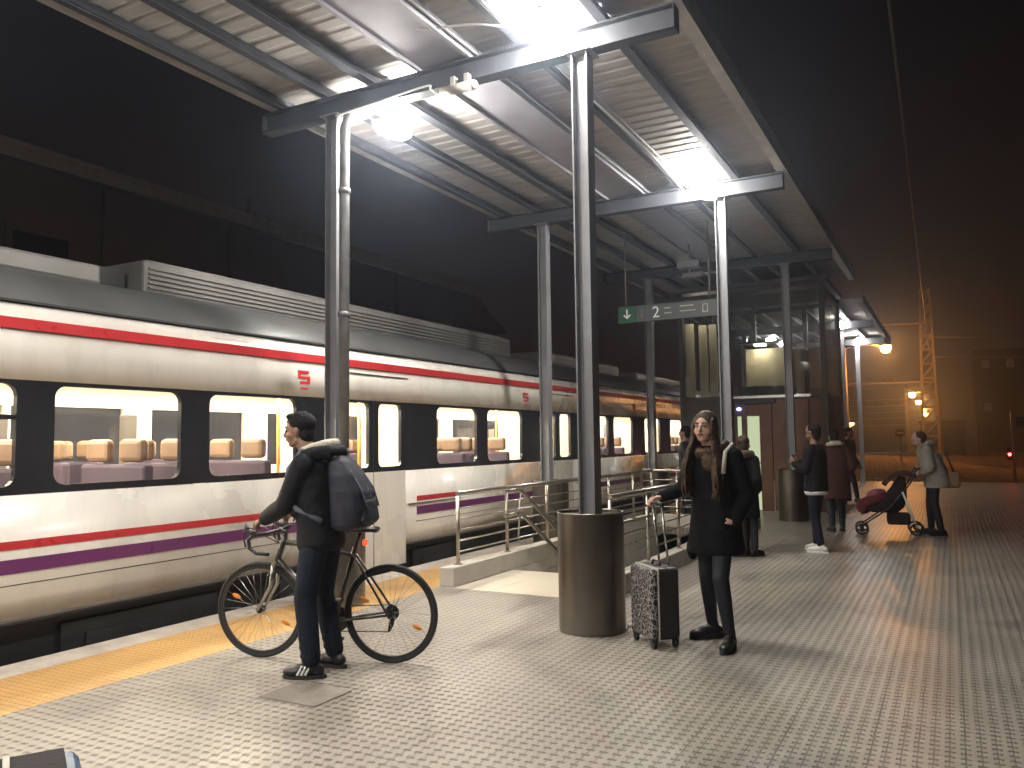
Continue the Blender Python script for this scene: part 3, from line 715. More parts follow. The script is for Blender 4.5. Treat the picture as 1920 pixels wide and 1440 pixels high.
# ================================================================== LIFT
LY = 17.0
lf = thing('lift_tower', 'glass lift tower with cream upper panels and copper panels round a lit door', 'lift tower', (-3.6, LY, 0))
def lp(mb, name, m, parent=None, **k):
    o = mb.obj(name, m, None, **k); o.parent = parent or lf
    if parent is None: o.location = (3.6, -LY, 0)
    return o
fr = MB()
for x in (-5.03, -4.02, -2.86, -2.16):
    for y in (LY + .05, LY + 2.6): fr.box((x - .05, y - .05, 0), (x + .05, y + .05, 4.62))
for z in (2.33, 4.5):
    fr.box((-5.08, LY - .012, z - .045), (-2.11, LY + .112, z + .045)).box((-5.08, LY + 2.54, z - .045), (-2.11, LY + 2.66, z + .045))
    fr.box((-2.22, LY + .115, z - .045), (-2.10, LY + 2.53, z + .045)).box((-5.09, LY + .115, z - .045), (-4.97, LY + 2.53, z + .045))
lp(fr, 'frame', 'lift_dark')
lp(MB().box((-5.1, LY - .05, 4.63), (-2.05, LY + 2.7, 4.73)), 'roof', 'lift_dark', bevel=0.01)
for x0, x1, z1 in ((-5.02, -4.83, 4.0), (-4.72, -4.55, 3.95), (-4.50, -4.34, 3.95), (-2.74, -2.64, 3.3)):
    lp(MB().box((x0, LY + .30, 2.4), (x1, LY + .34, z1)), 'cream_panel', 'cream')
lp(MB().box((-3.86, LY + .9, 2.62), (-2.92, LY + .95, 3.42)), 'car_back_panel', 'cream')
lp(MB().box((-3.95, LY + .5, 3.5), (-2.92, LY + 1.6, 3.54)), 'car_ceiling', 'lift_dark')
lp(MB().box((-3.62, LY + .62, 3.47), (-3.40, LY + .8, 3.49)), 'ceiling_and_fill_light', 'lift_int')
lp(MB().box((-4.85, LY + .12, 4.3), (-4.4, LY + .22, 4.33)), 'ceiling_and_fill_light', 'lift_int')  # extra light added in front of the cream panels to brighten them
lp(MB().box((-3.95, LY + .6, 2.36), (-2.9, LY + 1.6, 2.58)), 'car_floor', 'lift_dark')
for x0, x1 in ((-4.96, -4.08), (-3.95, -2.93), (-2.79, -2.22)):
    lp(MB().box((x0, LY + .045, 2.38), (x1, LY + .055, 4.45)), 'upper_glass', 'pane')
for x0, x1 in ((-4.96, -4.08), (-3.95, -3.90), (-3.80, -3.70), (-3.44, -3.20), (-3.18, -2.93), (-2.79, -2.48), (-2.46, -2.22)):
    lp(MB().box((x0, LY + .03, 0.02), (x1, LY + .06, 2.28)), 'copper_panel', 'rust' if x0 > -4 else 'lift_dark', bevel=0.004)
lp(MB().box((-3.90, LY + .035, 1.95), (-3.44, LY + .058, 2.28)), 'lintel_panel', 'rust')
dr = lp(MB().box((-3.90, LY + .02, 0.02), (-3.80, LY + .055, 0.06)).box((-3.90, LY + .02, 0.98), (-3.44, LY + .03, 1.03)), 'door', 'metal')
lp(MB().box((-3.89, LY + .06, 0.04), (-3.81, LY + .065, 1.95)), 'lit_strip', 'lift_lit')
lp(MB().box((-3.69, LY + .06, 0.04), (-3.45, LY + .065, 1.95)), 'lit_strip', 'lift_lit')
lp(MB().box((-3.98, LY - .06, 2.20), (-3.1, LY - .014, 2.30)), 'lintel', 'black', bevel=0.005)
lp(MB().box((-3.95, LY - .05, 2.31), (-2.4, LY - .014, 2.37)), 'light_cornice', 'metal', bevel=0.005)
lp(MB().sph((-3.84, LY - .01, 2.10), (0.05, 0.02, 0.035), 12), 'indicator_light', 'blue_led')
for y0, y1 in ((LY + .2, LY + 1.3), (LY + 1.4, LY + 2.5)):
    lp(MB().box((-2.145, y0, 0.02), (-2.12, y1, 2.28)), 'side_panel', 'rust')
    lp(MB().box((-2.145, y0, 2.4), (-2.135, y1, 4.45)), 'side_glass', 'pane')

# ================================================================== HANGING SIGN
sg = thing('hanging_sign', 'grey and green direction sign reading 1 2 with an arrow, hung under the roof', 'sign', (-3.9, 12.6, 0))
def sp(mb, name, m, **k): o = mb.obj(name, m, None, **k); o.parent = sg; o.location = (3.9, -12.6, 0); return o
sp(MB().box((-4.46, 12.58, 3.42), (-3.05, 12.64, 3.69)), 'panel', 'sign_grey', bevel=0.006)
sp(MB().box((-4.77, 12.578, 3.42), (-4.463, 12.642, 3.69)), 'green_panel', 'green', bevel=0.006)
for x in (-4.64, -3.25): sp(MB().cone((x, 12.61, 3.69), 0.014, (x, 12.61, 4.95), 0.014, 8), 'hanger', 'railing')
a = MB(); a.box((-4.625, 12.572, 3.50), (-4.601, 12.577, 3.64))
a.add([(-4.68, 12.574, 3.54), (-4.66, 12.574, 3.56), (-4.613, 12.574, 3.51), (-4.613, 12.574, 3.48)], [(0, 1, 2, 3)])
a.add([(-4.546, 12.574, 3.54), (-4.566, 12.574, 3.56), (-4.613, 12.574, 3.51), (-4.613, 12.574, 3.48)], [(0, 1, 2, 3)])
sp(a, 'arrow', 'white')
for ch, x, sz, m in (('1', -4.36, 0.20, 'seat_brown'), ('2', -4.12, 0.26, 'white')):
    t = text(ch, sz, m, (x + 3.9, -0.024, 3.55), (PI / 2, 0, 0), sg)
lines = MB()
for x0, x1, z in ((-3.98, -3.88, 3.60), (-3.98, -3.86, 3.52), (-3.72, -3.50, 3.61), (-3.72, -3.47, 3.53)): lines.box((x0, 12.573, z), (x1, 12.577, z + .018))
lines.box((-3.36, 12.573, 3.49), (-3.27, 12.577, 3.505)).box((-3.36, 12.573, 3.61), (-3.27, 12.577, 3.625)).box((-3.36, 12.573, 3.505), (-3.345, 12.577, 3.61)).box((-3.285, 12.573, 3.505), (-3.27, 12.577, 3.61))
sp(lines, 'small_lettering', 'strap_grey')
# loudspeaker-like equipment on the third beam
eq = MB(); eq.box((-4.15, 13.9, 4.52), (-3.75, 14.1, 4.64)).box((-4.05, 13.9, 4.34), (-3.70, 14.05, 4.42)).cone((-3.95, 14, 4.4), .02, (-3.95, 14, 4.95), .02, 8)
tag(eq.obj('roof_speaker', 'gutter', bevel=0.01), 'grey loudspeaker boxes hanging under the roof behind the direction sign', 'loudspeaker')

# ================================================================== BACKGROUND
bd = thing('station_building', 'long brown building behind the train, its eave running to the right', 'building', (-15, 12, 0))
def bp(mb, name, m, parent=None, **k): o = mb.obj(name, m, None, **k); o.parent = parent or bd; o.location = (0, 0, 0) if parent else (15, -12, 0); return o
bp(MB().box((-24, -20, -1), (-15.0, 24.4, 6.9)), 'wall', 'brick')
bp(MB().box((-24.3, -20.3, 6.95), (-14.7, 24.7, 7.08)).box((-14.95, -20.3, 6.75), (-14.72, 24.7, 6.95)), 'eave', 'trim')
for i in range(13):
    y = -18 + i * 3.3
    wf = bp(MB().box((-15.05, y, 3.6), (-14.93, y + 1.3, 5.6)), 'window', 'brick')
    bp(MB().box((-14.928, y + .12, 3.72), (-14.92, y + 1.18, 5.48)), 'pane', 'darkglass', wf)
    bp(MB().box((-14.99, y + 1.9, -1), (-14.9, y + 2.3, 6.7)), 'pilaster', 'brick')
bp(MB().box((-14.99, -20, 2.9), (-14.86, 24.4, 3.05)), 'cornice', 'trim')
tag(MB().box((-14.82, 14.0, 7.08), (-14.76, 14.06, 7.5)).obj('aerial', 'trim'), 'short thin aerial on the eave of the long brown building', 'aerial')
b2 = thing('house', 'small reddish gabled house past the end of the long building', 'house', (-21, 31, 0))
def b2p(mb, name, m, **k): o = mb.obj(name, m, None, **k); o.parent = b2; o.location = (21, -31, 0); return o
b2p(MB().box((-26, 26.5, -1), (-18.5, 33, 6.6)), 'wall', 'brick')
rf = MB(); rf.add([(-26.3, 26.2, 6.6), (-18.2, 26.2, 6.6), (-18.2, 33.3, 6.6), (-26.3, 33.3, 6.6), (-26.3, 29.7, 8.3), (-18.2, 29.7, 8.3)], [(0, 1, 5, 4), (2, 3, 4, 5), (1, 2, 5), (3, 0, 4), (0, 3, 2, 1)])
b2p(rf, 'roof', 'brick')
for y in (27.6, 30.8): b2p(MB().box((-18.52, y, 3.6), (-18.46, y + 1.1, 5.2)), 'window', 'darkglass')
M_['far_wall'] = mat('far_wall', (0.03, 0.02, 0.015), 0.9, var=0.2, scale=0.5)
def block(name, label, x0, x1, y0, y1, z1, cols, rows_, m='far_wall', lit=()):
    b = thing(name, label, 'building', ((x0 + x1) / 2, y0, 0)); off = Vector((-(x0 + x1) / 2, -y0, 0))
    o = MB().box((x0, y0, -1), (x1, y1, z1)).obj('wall', m); o.parent = b; o.location = off
    o = MB().box((x0 - .2, y0 - .2, z1 + .003), (x1 + .2, y1 + .2, z1 + .25)).obj('roof', 'far_wall'); o.parent = b; o.location = off
    for i in range(cols):
        for j in range(rows_):
            xc = x0 + (i + .5) * (x1 - x0) / cols; zc = 0.9 + (j + .5) * (z1 - 1.2) / rows_
            o = MB().box((xc - .5, y0 - .06, zc - .6), (xc + .5, y0 - .003, zc + .6)).obj('window', 'far_win_lit' if (i, j) in lit else 'darkglass'); o.parent = b; o.location = off
    return b
M_['far_win_lit'] = emit('far_window_lit', (1.0, 0.55, 0.22), 0.03)
block('apartment_block', 'dark brown block of flats beyond the far canopy', -19, -5.6, 128, 140, 8.6, 6, 2)
block('apartment_block', 'dim apartment block at the far right with faintly lit balconies', 3.4, 16, 140, 152, 14, 4, 4, lit=((0, 1), (1, 3), (0, 3)))
block('apartment_block', 'low dark warehouse between the lattice mast and the red signal', -3.5, 1.6, 120, 130, 3.2, 3, 1)
# lattice catenary mast with cross arms
ms = thing('catenary_mast', 'tall tapering steel lattice mast lit orange by the street lamps', 'mast', (-1.15, 60, -0.8))
def mp(mb, name, m): o = mb.obj(name, m); o.parent = ms; return o
H = 12.0
def mh(z): return 0.50 - 0.21 * z / H
lat = MB()
for sx in (-1, 1):
    for sy in (-1, 1): lat.bar((sx * mh(0), sy * mh(0), 0), (sx * mh(H), sy * mh(H), H), 0.13)
mp(lat, 'chord', 'mast')
br = MB(); z = 0.4
while z < H:
    a = mh(z); z2 = min(H, z + 0.95); b = mh(z2)
    for s_ in (-1, 1):
        br.bar((-a, s_ * a, z), (a, s_ * a, z), 0.10); br.bar((s_ * a, -a, z), (s_ * a, a, z), 0.10)
        br.bar((-a, s_ * a, z), (b, s_ * b, z2), 0.06)
    z = z2
mp(br, 'bracing', 'mast')
for zz, L in ((5.85, -6.6), (9.75, -3.3)): mp(MB().bar((L, 0, zz + .1), (0.1, 0, zz), 0.13), 'cross_arm', 'mast')
for x in (-3.6, -2.0): mp(MB().cone((x, 0, 5.9), .05, (x, 0, 6.3), .07, 8), 'insulator', 'mast')
# wires
def wire(name, label, pts, r=0.012): return tag(MB().tube(pts, r, 5).obj(name, 'wire'), label, 'wire', None)
wire('overhead_wire', 'overhead wire rising steeply through the dark sky on the right', [(-0.30, -2, 7.0), (-0.44, 10, 6.98), (-0.62, 25, 6.9), (-0.82, 42, 6.95), (-1.05, 59.6, 7.2)], 0.022)
for i, (z, x1, lab) in enumerate(((6.3, 9, 'upper faint wire right of the lattice mast'), (7.6, 9, 'highest faint wire right of the lattice mast'))):
    wire('overhead_wire', lab, [(-1.1, 60, z + .4), (4, 62, z + .25), (9, 66, z + .5)], 0.03)
for i in range(5):
    z = 4.0 - i * 0.42
    wire('overhead_wire', ['first', 'second', 'third', 'fourth', 'lowest'][i] + ' thin wire in the row strung below the lower mast arm', [(-7.4, 58, z), (-4.5, 59, z - .08), (-1.4, 60, z)], 0.02)
# gantry catenary mast seen over the train roof
gm = thing('catenary_mast', 'distant dark lattice mast over the train roof, between the posts', 'mast', (-9.9, 34, -0.9))
gl = MB()
for sx in (-1, 1): gl.bar((sx * .25, 0, 0), (sx * .2, 0, 7.5), 0.09)
for i in range(9): gl.bar((-.25, 0, i * .8), (.25, 0, i * .8 + .8), .04); gl.bar((.25, 0, i * .8), (-.25, 0, i * .8 + .8), .04)
o = gl.obj('lattice', 'mast'); o.parent = gm
o = MB().bar((-.2, 0, 6.4), (3.0, 0, 6.6), .1).bar((-.2, 0, 5.6), (3.0, 0, 6.3), .05).obj('cross_arm', 'mast'); o.parent = gm

# street lamps
def street_lamp(label, x, y, z, arm=0.9, base=-1.0, strength='sodium', s=1.0):
    t = thing('street_lamp', label, 'street lamp', (x + arm * s, y, base), group='orange street lamps in the distance')
    MB().cone((0, 0, 0), 0.09 * s, (0, 0, z - base + .1), 0.05 * s, 10).obj('pole', 'mast', t)
    MB().tube([(0, 0, z - base + .08), (-arm * s * .5, 0, z - base + .2), (-arm * s, 0, z - base + .1)], 0.035 * s, 8).obj('arm', 'mast', t)
    MB().box((-arm * s - .14 * s, -.16 * s, z - base + .03), (-arm * s + .14 * s, .22 * s, z - base + .13)).obj('lamp_head', 'lamp_body', t, bevel=0.02)
    MB().sph((-arm * s, 0, z - base - .05 * s), (.12 * s, .18 * s, .11 * s), 12).obj('lens', strength, t)
    return t
street_lamp('brightest and nearest orange street lamp, just right of the far canopy', -3.27, 54.0, 6.96, -1.0, s=2.4)
for x, y, lab in ((-3.07, 85, 'orange street lamp, highest of the descending row by the mast'), (-3.13, 104, 'orange street lamp, second of the descending row by the mast'), (-3.5, 138, 'orange street lamp, third of the descending row by the mast'), (-3.87, 165, 'orange street lamp, lowest of the descending row by the mast')):
    street_lamp(lab, x, y, 5.5, 0.9, s=2.4, strength='sodium_row')
street_lamp('left one of two low orange lamps seen between the pale posts', -12.16, 110, 3.45, 0.5, strength='far_warm', s=1.9)
street_lamp('right one of two low orange lamps seen between the pale posts', -10.92, 110, 3.2, 0.5, strength='far_warm', s=1.9)
# no-entry sign, signals
ns_ = thing('road_sign', 'small round red and white sign on a thin post on the orange bank', 'road sign', (-2.5, 50, -0.6))
MB().cone((0, 0, 0), .03, (0, 0, 2.5), .03, 8).obj('post', 'mast', ns_)
dsk = MB().cone((0, -.04, 2.28), .25, (0, -.06, 2.28), .25, 28).obj('disc', 'sign_red', ns_)
MB().box((-.17, -.072, 2.24), (.17, -.063, 2.32)).obj('bar', 'white', dsk)
sgl = thing('railway_signal', 'railway signal showing a red light on a pale post at the far right', 'signal', (2.2, 40, -1.0))
MB().cone((0.07, 0, 0), .06, (0.07, 0, 3.5), .055, 10).obj('post', 'post_light', sgl)
MB().box((-.16, -.12, 1.45), (.0, .05, 2.0)).obj('signal_head', 'black', sgl, bevel=0.02)
MB().cone((-.08, -.121, 1.69), .055, (-.08, -.135, 1.69), .055, 16).obj('red_light', 'red_led', sgl)
MB().box((.20, -.02, 2.85), (.62, .0, 3.25)).obj('plate', 'brick', sgl)
# low barrier at the end of the platform
fn = thing('fence', 'low barrier of thin bars at the far end of the platform before the orange bank', 'fence', (-3.2, 29.6, 0))
fm = MB().tube([(-2.0, 0, 0.95), (3.0, 0, 0.95)], .02, 6).tube([(-2.0, 0, .12), (3.0, 0, .12)], .015, 6)
fm.obj('rail', 'mast', fn)
fb = MB()
for i in range(34): fb.tube([(-2.0 + i * .15, 0, 0.0), (-2.0 + i * .15, 0, .95)], .008, 5)
fb.obj('bars', 'mast', fn)

# ================================================================== PEOPLE
V = Vector
def rotz(a): return Matrix.Rotation(a, 3, 'Z')
def finger_chain(mb, p, d, n, L, curl, r):
    """three bones from p along d, bending towards n by curl at each knuckle"""
    ax = d.cross(n).normalized(); pts = [p]; rs = [r]
    for k, f in enumerate((0.45, 0.30, 0.25)):
        d = Matrix.Rotation(curl * (1.0 if k else 0.7), 3, ax) @ d
        p = p + d * L * f; pts.append(p); rs.append(r * (1 - 0.12 * (k + 1)))
    mb.chain(pts, rs, 8)
def hand(mb, wrist, d, n, curl, sc_=1.0, side=1):
    """palm from the wrist along d, palm facing n; side = +1 thumb towards d x n"""
    d = V(d).normalized(); n = V(n); n = (n - d * n.dot(d)).normalized(); s = d.cross(n).normalized() * side
    w = V(wrist); k = sc_
    for i in range(4):
        o = s * (0.030 - 0.020 * i) * k
        base = w + d * (0.083 - abs(i - 1.2) * 0.004) * k + o
        mb.chain([w + o * 0.55, base], [0.019 * k, 0.0125 * k], 10)
        finger_chain(mb, base, d.copy(), n, (0.078, 0.086, 0.080, 0.062)[i] * k, curl + 0.06 * i, 0.0092 * k)
    tb = w + d * 0.028 * k + s * 0.026 * k
    td = (d * 0.6 + s * 0.62 + n * 0.5).normalized()
    mb.chain([tb, tb + td * 0.036 * k, tb + td * 0.036 * k + (d * .75 + n * .65).normalized() * 0.032 * k], [0.014 * k, 0.011 * k, 0.009 * k], 8)
def head(mb, c, yaw, pitch=0.0, k=1.0):
    m = rotz(yaw) @ Matrix.Rotation(pitch, 3, 'X'); c = V(c)
    def P(x, y, z): return c + m @ V((x, y, z)) * k
    mb.sph(P(0, -0.012, 0.028), (0.074 * k, 0.092 * k, 0.088 * k), 20, m)
    mb.sph(P(0, 0.018, -0.03), (0.060 * k, 0.068 * k, 0.075 * k), 18, m)
    mb.sph(P(0, 0.048, -0.088), (0.030 * k, 0.026 * k, 0.020 * k), 12, m)      # chin
    for s in (-1, 1):
        mb.sph(P(s * 0.044, 0.040, -0.028), (0.022 * k, 0.026 * k, 0.026 * k), 12, m)   # cheek
        mb.cone(P(s * 0.052, -0.012, -0.06), 0.020 * k, P(s * 0.016, 0.045, -0.09), 0.017 * k, 10)   # jaw
        mb.sph(P(s * 0.027, 0.066, 0.026), (0.022 * k, 0.013 * k, 0.009 * k), 10, m)    # brow ridge
        mb.sph(P(s * 0.076, -0.012, -0.005), (0.010 * k, 0.019 * k, 0.030 * k), 12, m)   # ear
    mb.cone(P(0, 0.076, 0.020), 0.009 * k, P(0, 0.100, -0.022), 0.014 * k, 10)
    mb.sph(P(0, 0.098, -0.026), (0.017 * k, 0.014 * k, 0.011 * k), 10, m)      # nose tip
    mb.sph(P(0, 0.076, -0.053), (0.024 * k, 0.014 * k, 0.014 * k), 10, m)      # mouth area
    return P, m
def face_bits(root, c, yaw, pitch, k):
    m = rotz(yaw) @ Matrix.Rotation(pitch, 3, 'X'); c = V(c)
    def P(x, y, z): return c + m @ V((x, y, z)) * k
    for s in (-1, 1):
        MB().sph(P(s * 0.030, 0.073, 0.008), (0.014 * k, 0.008 * k, 0.0065 * k), 10, m).obj('eye', 'eye', root)
        b = MB(); b.tube([P(s * 0.012, 0.081, 0.030), P(s * 0.032, 0.079, 0.036), P(s * 0.050, 0.064, 0.030)], [0.0035 * k, 0.0045 * k, 0.002 * k], 6); b.obj('eyebrow', 'brow', root)
    l = MB(); l.tube([P(-0.022, 0.082, -0.056), P(-0.010, 0.090, -0.053), P(0.010, 0.090, -0.053), P(0.022, 0.082, -0.056)], [0.003 * k, 0.006 * k, 0.006 * k, 0.003 * k], 6)
    l.obj('lips', 'lip', root)
def shoe(mb, ankle, d, L=0.27, w=0.048, h=0.055, k=1.0, sole=0.0):
    d = V((d[0], d[1], 0)).normalized(); a = V(ankle); g = V((a.x, a.y, 0))
    an = math.atan2(d.y, d.x) - PI / 2; m = rotz(an)
    zz = sole
    mb.sph(g - d * 0.035 * k + V((0, 0, 0.040 + zz)), (w * .80, 0.052 * k, 0.040), 14, m)
    mb.sph(g + d * 0.045 * k + V((0, 0, 0.042 + zz)), (w * .86, 0.085 * k, 0.042), 14, m)
    mb.sph(g + d * (L * .42) * k + V((0, 0, 0.030 + zz)), (w, 0.075 * k, 0.030), 14, m)
    mb.cone(g - d * .012 + V((0, 0, 0.05 + zz)), 0.043, a + V((0, 0, 0.03)), 0.040, 14)
def limb(mb, pts, rs, n=14): mb.chain([V(p) for p in pts], rs, n)

def human(label, loc, rz, J, st, cat='person', res=0.009):
    """J: joints in the body's own frame (x right, y forward); st: clothing"""
    t = thing('person', label, cat, loc, rz)
    k = st.get('k', 1.0); hc = V(J['head']); hy = J.get('headyaw', 0.0); hp = J.get('headpitch', 0.0)
    b = MB(); head(b, hc, hy, hp, k)
    nb = V(J['neck']); b.cone(hc + V((0, -0.015, -0.05)) * k, 0.052 * k, nb, 0.058 * k, 14)
    pel = V(J['pelvis']); ch = V(J['chest'])
    yaw = J.get('yaw', 0)
    b.loft([(pel.x, pel.y, pel.z - .08, .13, .09, yaw), (pel.x, pel.y, pel.z + .05, .14, .10, yaw), ((pel.x + ch.x) / 2, (pel.y + ch.y) / 2, (pel.z + ch.z) / 2, .12, .085, yaw), (ch.x, ch.y, ch.z, .145, .10, yaw), (nb.x, nb.y, nb.z - .035, .10, .06, yaw), (nb.x, nb.y, nb.z, .055, .05, yaw)], 20)
    for s in 'LR':
        sh, el, wr, tip = [V(J[q + s]) for q in ('sh', 'el', 'wr', 'tip')]
        limb(b, (sh, el, wr), (.045, .036, .024))
        hand(b, wr, tip - wr, V(J.get('palm' + s, (0, 0, -1))), J.get('curl' + s, 0.35), k, J.get('thumb' + s, 1))
        hi, kn, an = [V(J[q + s]) for q in ('hip', 'kn', 'an')]
        limb(b, (hi, kn, an), (.072, .048, .034)); limb(b, (an, V((an.x, an.y, .05)), V((an.x, an.y, .04)) + V(J['ft' + s]).normalized() * .13), (.034, .03, .025))
    b.obj('body', st.get('skin', 'skin'), t, remesh=min(res, 0.007), smooth=3)
    if st.get('face', True): face_bits(t, hc, hy, hp, k)
    # trousers
    tr_ = MB(); rr = st.get('leg', (.088, .062, .05))
    tr_.loft([(pel.x, pel.y, pel.z - .12, .155, .11, yaw), (pel.x, pel.y, pel.z, .165, .122, yaw), (pel.x, pel.y, pel.z + .1, .15, .11, yaw)], 20)
    for s in 'LR':
        hi, kn, an = [V(J[q + s]) for q in ('hip', 'kn', 'an')]
        top = hi.lerp(kn, .35); calf = kn.lerp(an, .3); low = kn.lerp(an, .93)
        limb(tr_, (hi, top, kn, calf, low), (rr[0], rr[0] * .93, rr[1], rr[1] * .98, rr[2]))
        if st.get('crease', True):
            for q in range(3): c = kn.lerp(an, .62 + .13 * q); tr_.sph(c + V((0, .004, 0)), (rr[2] * 1.12, rr[2] * 1.12, .016), 12)
    tr_.obj('trousers', st.get('trousers', 'jeans'), t, remesh=res, smooth=2)
    for s in 'LR':
        sm = MB(); shoe(sm, J['an' + s], J['ft' + s], w=st.get('shoe_w', .048), sole=.012)
        so = sm.obj('shoe', st.get('shoe', 'shoe_black'), t, remesh=.008, smooth=2)
        d = V(J['ft' + s]).normalized(); an = V(J['an' + s]); sl = MB(); m = rotz(math.atan2(d.y, d.x) - PI / 2)
        g = V((an.x, an.y, 0)); outline = []
        for q in range(24):
            a = 2 * PI * q / 24; yy = math.sin(a); wdt = .046 * (1.05 + .12 * yy)
            outline.append(g + m @ V((math.cos(a) * wdt, .045 + yy * .143, 0)))
        sl.add([(p.x, p.y, .001) for p in outline] + [(p.x, p.y, st.get('sole_h', .022)) for p in outline], [tuple(range(24))[::-1], tuple(range(24, 48))] + [(q, (q + 1) % 24, 24 + (q + 1) % 24, 24 + q) for q in range(24)])
        sl.obj('sole', st.get('sole', 'rubber'), so)
        if st.get('stripes'):
            for q in range(3):
                st_ = MB(); side = m @ V((-1 if s == 'L' else 1, 0, 0))
                o0 = g + d * (.028 + q * .026) + side * .049; o1 = g + d * (.002 + q * .026) + side * .028
                st_.bar(o0 + V((0, 0, .028)), o1 + V((0, 0, .082)), .011, .011); st_.obj('stripe', 'white', so)
    # jacket
    j = MB(); j.loft([(x, y, z, rx, ry, yaw) for x, y, z, rx, ry in st['jacket']], 28, 2.2)
    sl = st.get('sleeve', (.075, .06, .046))
    for s in 'LR':
        sh, el, wr = [V(J[q + s]) for q in ('sh', 'el', 'wr')]
        limb(j, (sh, sh.lerp(el, .5), el, el.lerp(wr, .45), el.lerp(wr, .93)), (sl[0], sl[0] * .93, sl[1], sl[1] * .97, sl[2]))
        for q in range(3): c = sh.lerp(el, .55 + .2 * q); j.sph(c, sl[1] * 1.09, 12)
        j.cone(V((nb.x, nb.y, nb.z - .03)), .055, sh, sl[0] * .9, 14)
    for p in st.get('bulges', ()): j.sph(p[:3], p[3] if len(p) == 4 else p[3:6], 14)
    j.obj(st.get('coatname', 'jacket'), st.get('coat', 'jacket'), t, remesh=res, smooth=3)
    return t
def lhair(mb, c, yaw, k, pts, r, flat=.6):
    pass

# ---- the cyclist
MAN = (-3.74, 4.19, 0); MRZ = math.atan2(-.287, -.958) - PI / 2
JM = dict(head=(0.0, .150, 1.585), headyaw=R(6), headpitch=R(-4), neck=(0, .055, 1.425), chest=(0, .01, 1.25), pelvis=(.0, -.03, .93),
          shL=(-.17, .03, 1.36), elL=(-.165, .16, 1.10), wrL=(-.02, .385, .995), tipL=(.06, .52, .96), palmL=(.3, -.2, -1), curlL=.75, thumbL=1,
          shR=(.17, .03, 1.36), elR=(.27, .17, 1.12), wrR=(.42, .38, 1.00), tipR=(.47, .52, .965), palmR=(-.3, -.2, -1), curlR=.75, thumbR=-1,
          hipL=(-.085, -.02, .88), knL=(-.125, .035, .50), anL=(-.14, -.02, .09), ftL=(-.18, 1, 0),
          hipR=(.085, -.03, .88), knR=(.115, .02, .50), anR=(.125, -.065, .09), ftR=(.30, 1, 0))
man = human('young man in a black jacket and navy backpack holding a racing bicycle, seen from behind', MAN, MRZ, JM,
    dict(skin='skin_tan', trousers='jeans', coat='jacket', shoe='shoe_black', stripes=True, leg=(.098, .073, .062),
         jacket=[(0, -.02, .80, .175, .135), (0, -.02, .84, .188, .15), (0, -.015, .95, .185, .145), (0, 0, 1.1, .19, .145), (0, .01, 1.25, .205, .15), (0, .02, 1.36, .195, .13), (0, .03, 1.42, .13, .10), (0, .045, 1.455, .085, .08)],
         sleeve=(.08, .064, .05)))
# short black hair
hb = MB(); mh_ = rotz(R(6)); hc = V(JM['head'])
hb.sph(hc + mh_ @ V((0, -.026, .048)), (.083, .098, .086), 20, mh_); hb.sph(hc + mh_ @ V((0, -.06, -.02)), (.070, .056, .07), 16, mh_)
hb.sph(hc + mh_ @ V((0, .045, .098)), (.052, .042, .026), 14, mh_)
rnd = random.Random(11)
for i in range(60):
    a = rnd.uniform(0, 2 * PI); e = rnd.uniform(.1, 1.35); dd = mh_ @ V((math.cos(a) * math.cos(e) * .084, math.sin(a) * math.cos(e) * .098 - .026, math.sin(e) * .088 + .048))
    hb.cone(hc + dd * .93, .012, hc + dd * 1.0 + V((0, .014, .004)), .003, 6)
hb.obj('hair', 'hair_black', man, remesh=.006, smooth=1)
# hood with pale fleece lining, collar
fo = MB(); fo.tube([(-.115, .075, 1.455), (-.125, .0, 1.475), (-.09, -.085, 1.492), (0, -.12, 1.50), (.09, -.085, 1.492), (.125, .0, 1.475), (.115, .075, 1.455)], [.018, .026, .034, .036, .034, .026, .018], 12)
fo.obj('hood_lining', 'fleece', man, remesh=.008, smooth=1)
fo = MB(); fo.tube([(-.125, .06, 1.42), (-.145, -.02, 1.435), (-.105, -.11, 1.44), (0, -.15, 1.44), (.105, -.11, 1.44), (.145, -.02, 1.435), (.125, .06, 1.42)], [.035, .045, .052, .056, .052, .045, .035], 12)
fo.sph((0, -.15, 1.36), (.11, .05, .09), 14); fo.obj('hood', 'jacket', man, remesh=.009, smooth=2)
# backpack (rides on the back, a thing of its own)
bp_ = thing('backpack', 'full navy backpack worn by the cyclist', 'backpack', MAN, MRZ)
q = MB()
q.loft([(0, -.225, .93, .12, .08, 0), (0, -.245, .96, .16, .125, 0), (0, -.250, 1.06, .175, .135, 0), (0, -.235, 1.18, .17, .125, 0), (0, -.20, 1.29, .155, .105, 0), (0, -.165, 1.38, .12, .075, 0), (0, -.15, 1.42, .07, .045, 0)], 28, 2.8)
q.obj('pack_body', 'pack', bp_, remesh=.009, smooth=3)
q = MB(); q.loft([(0, -.335, .97, .10, .05, 0), (0, -.348, 1.0, .13, .055, 0), (0, -.335, 1.12, .12, .045, 0), (0, -.305, 1.17, .08, .03, 0)], 20, 3); q.obj('front_pocket', 'pack', bp_, remesh=.009, smooth=2)
for s in (-1, 1):
    q = MB(); q.tube([(s * .09, -.16, 1.40), (s * .11, -.06, 1.475), (s * .125, .06, 1.455), (s * .13, .155, 1.33), (s * .14, .165, 1.2), (s * .17, .08, 1.08), (s * .17, -.1, 1.0)], .019, 8); q.obj('strap', 'pack_strap', bp_)
for s in (-.075, .0, .075):
    q = MB(); q.tube([(s, -.19, 1.40), (s * 1.2, -.265, 1.32), (s * 1.4, -.345, 1.20), (s * 1.3, -.385, 1.08)], .007, 6); q.obj('seam', 'pack_strap', bp_)
q = MB(); q.tube([(-.035, -.17, 1.41), (-.03, -.18, 1.46), (.03, -.18, 1.46), (.035, -.17, 1.41)], .008, 8); q.obj('haul_loop', 'pack_strap', bp_)

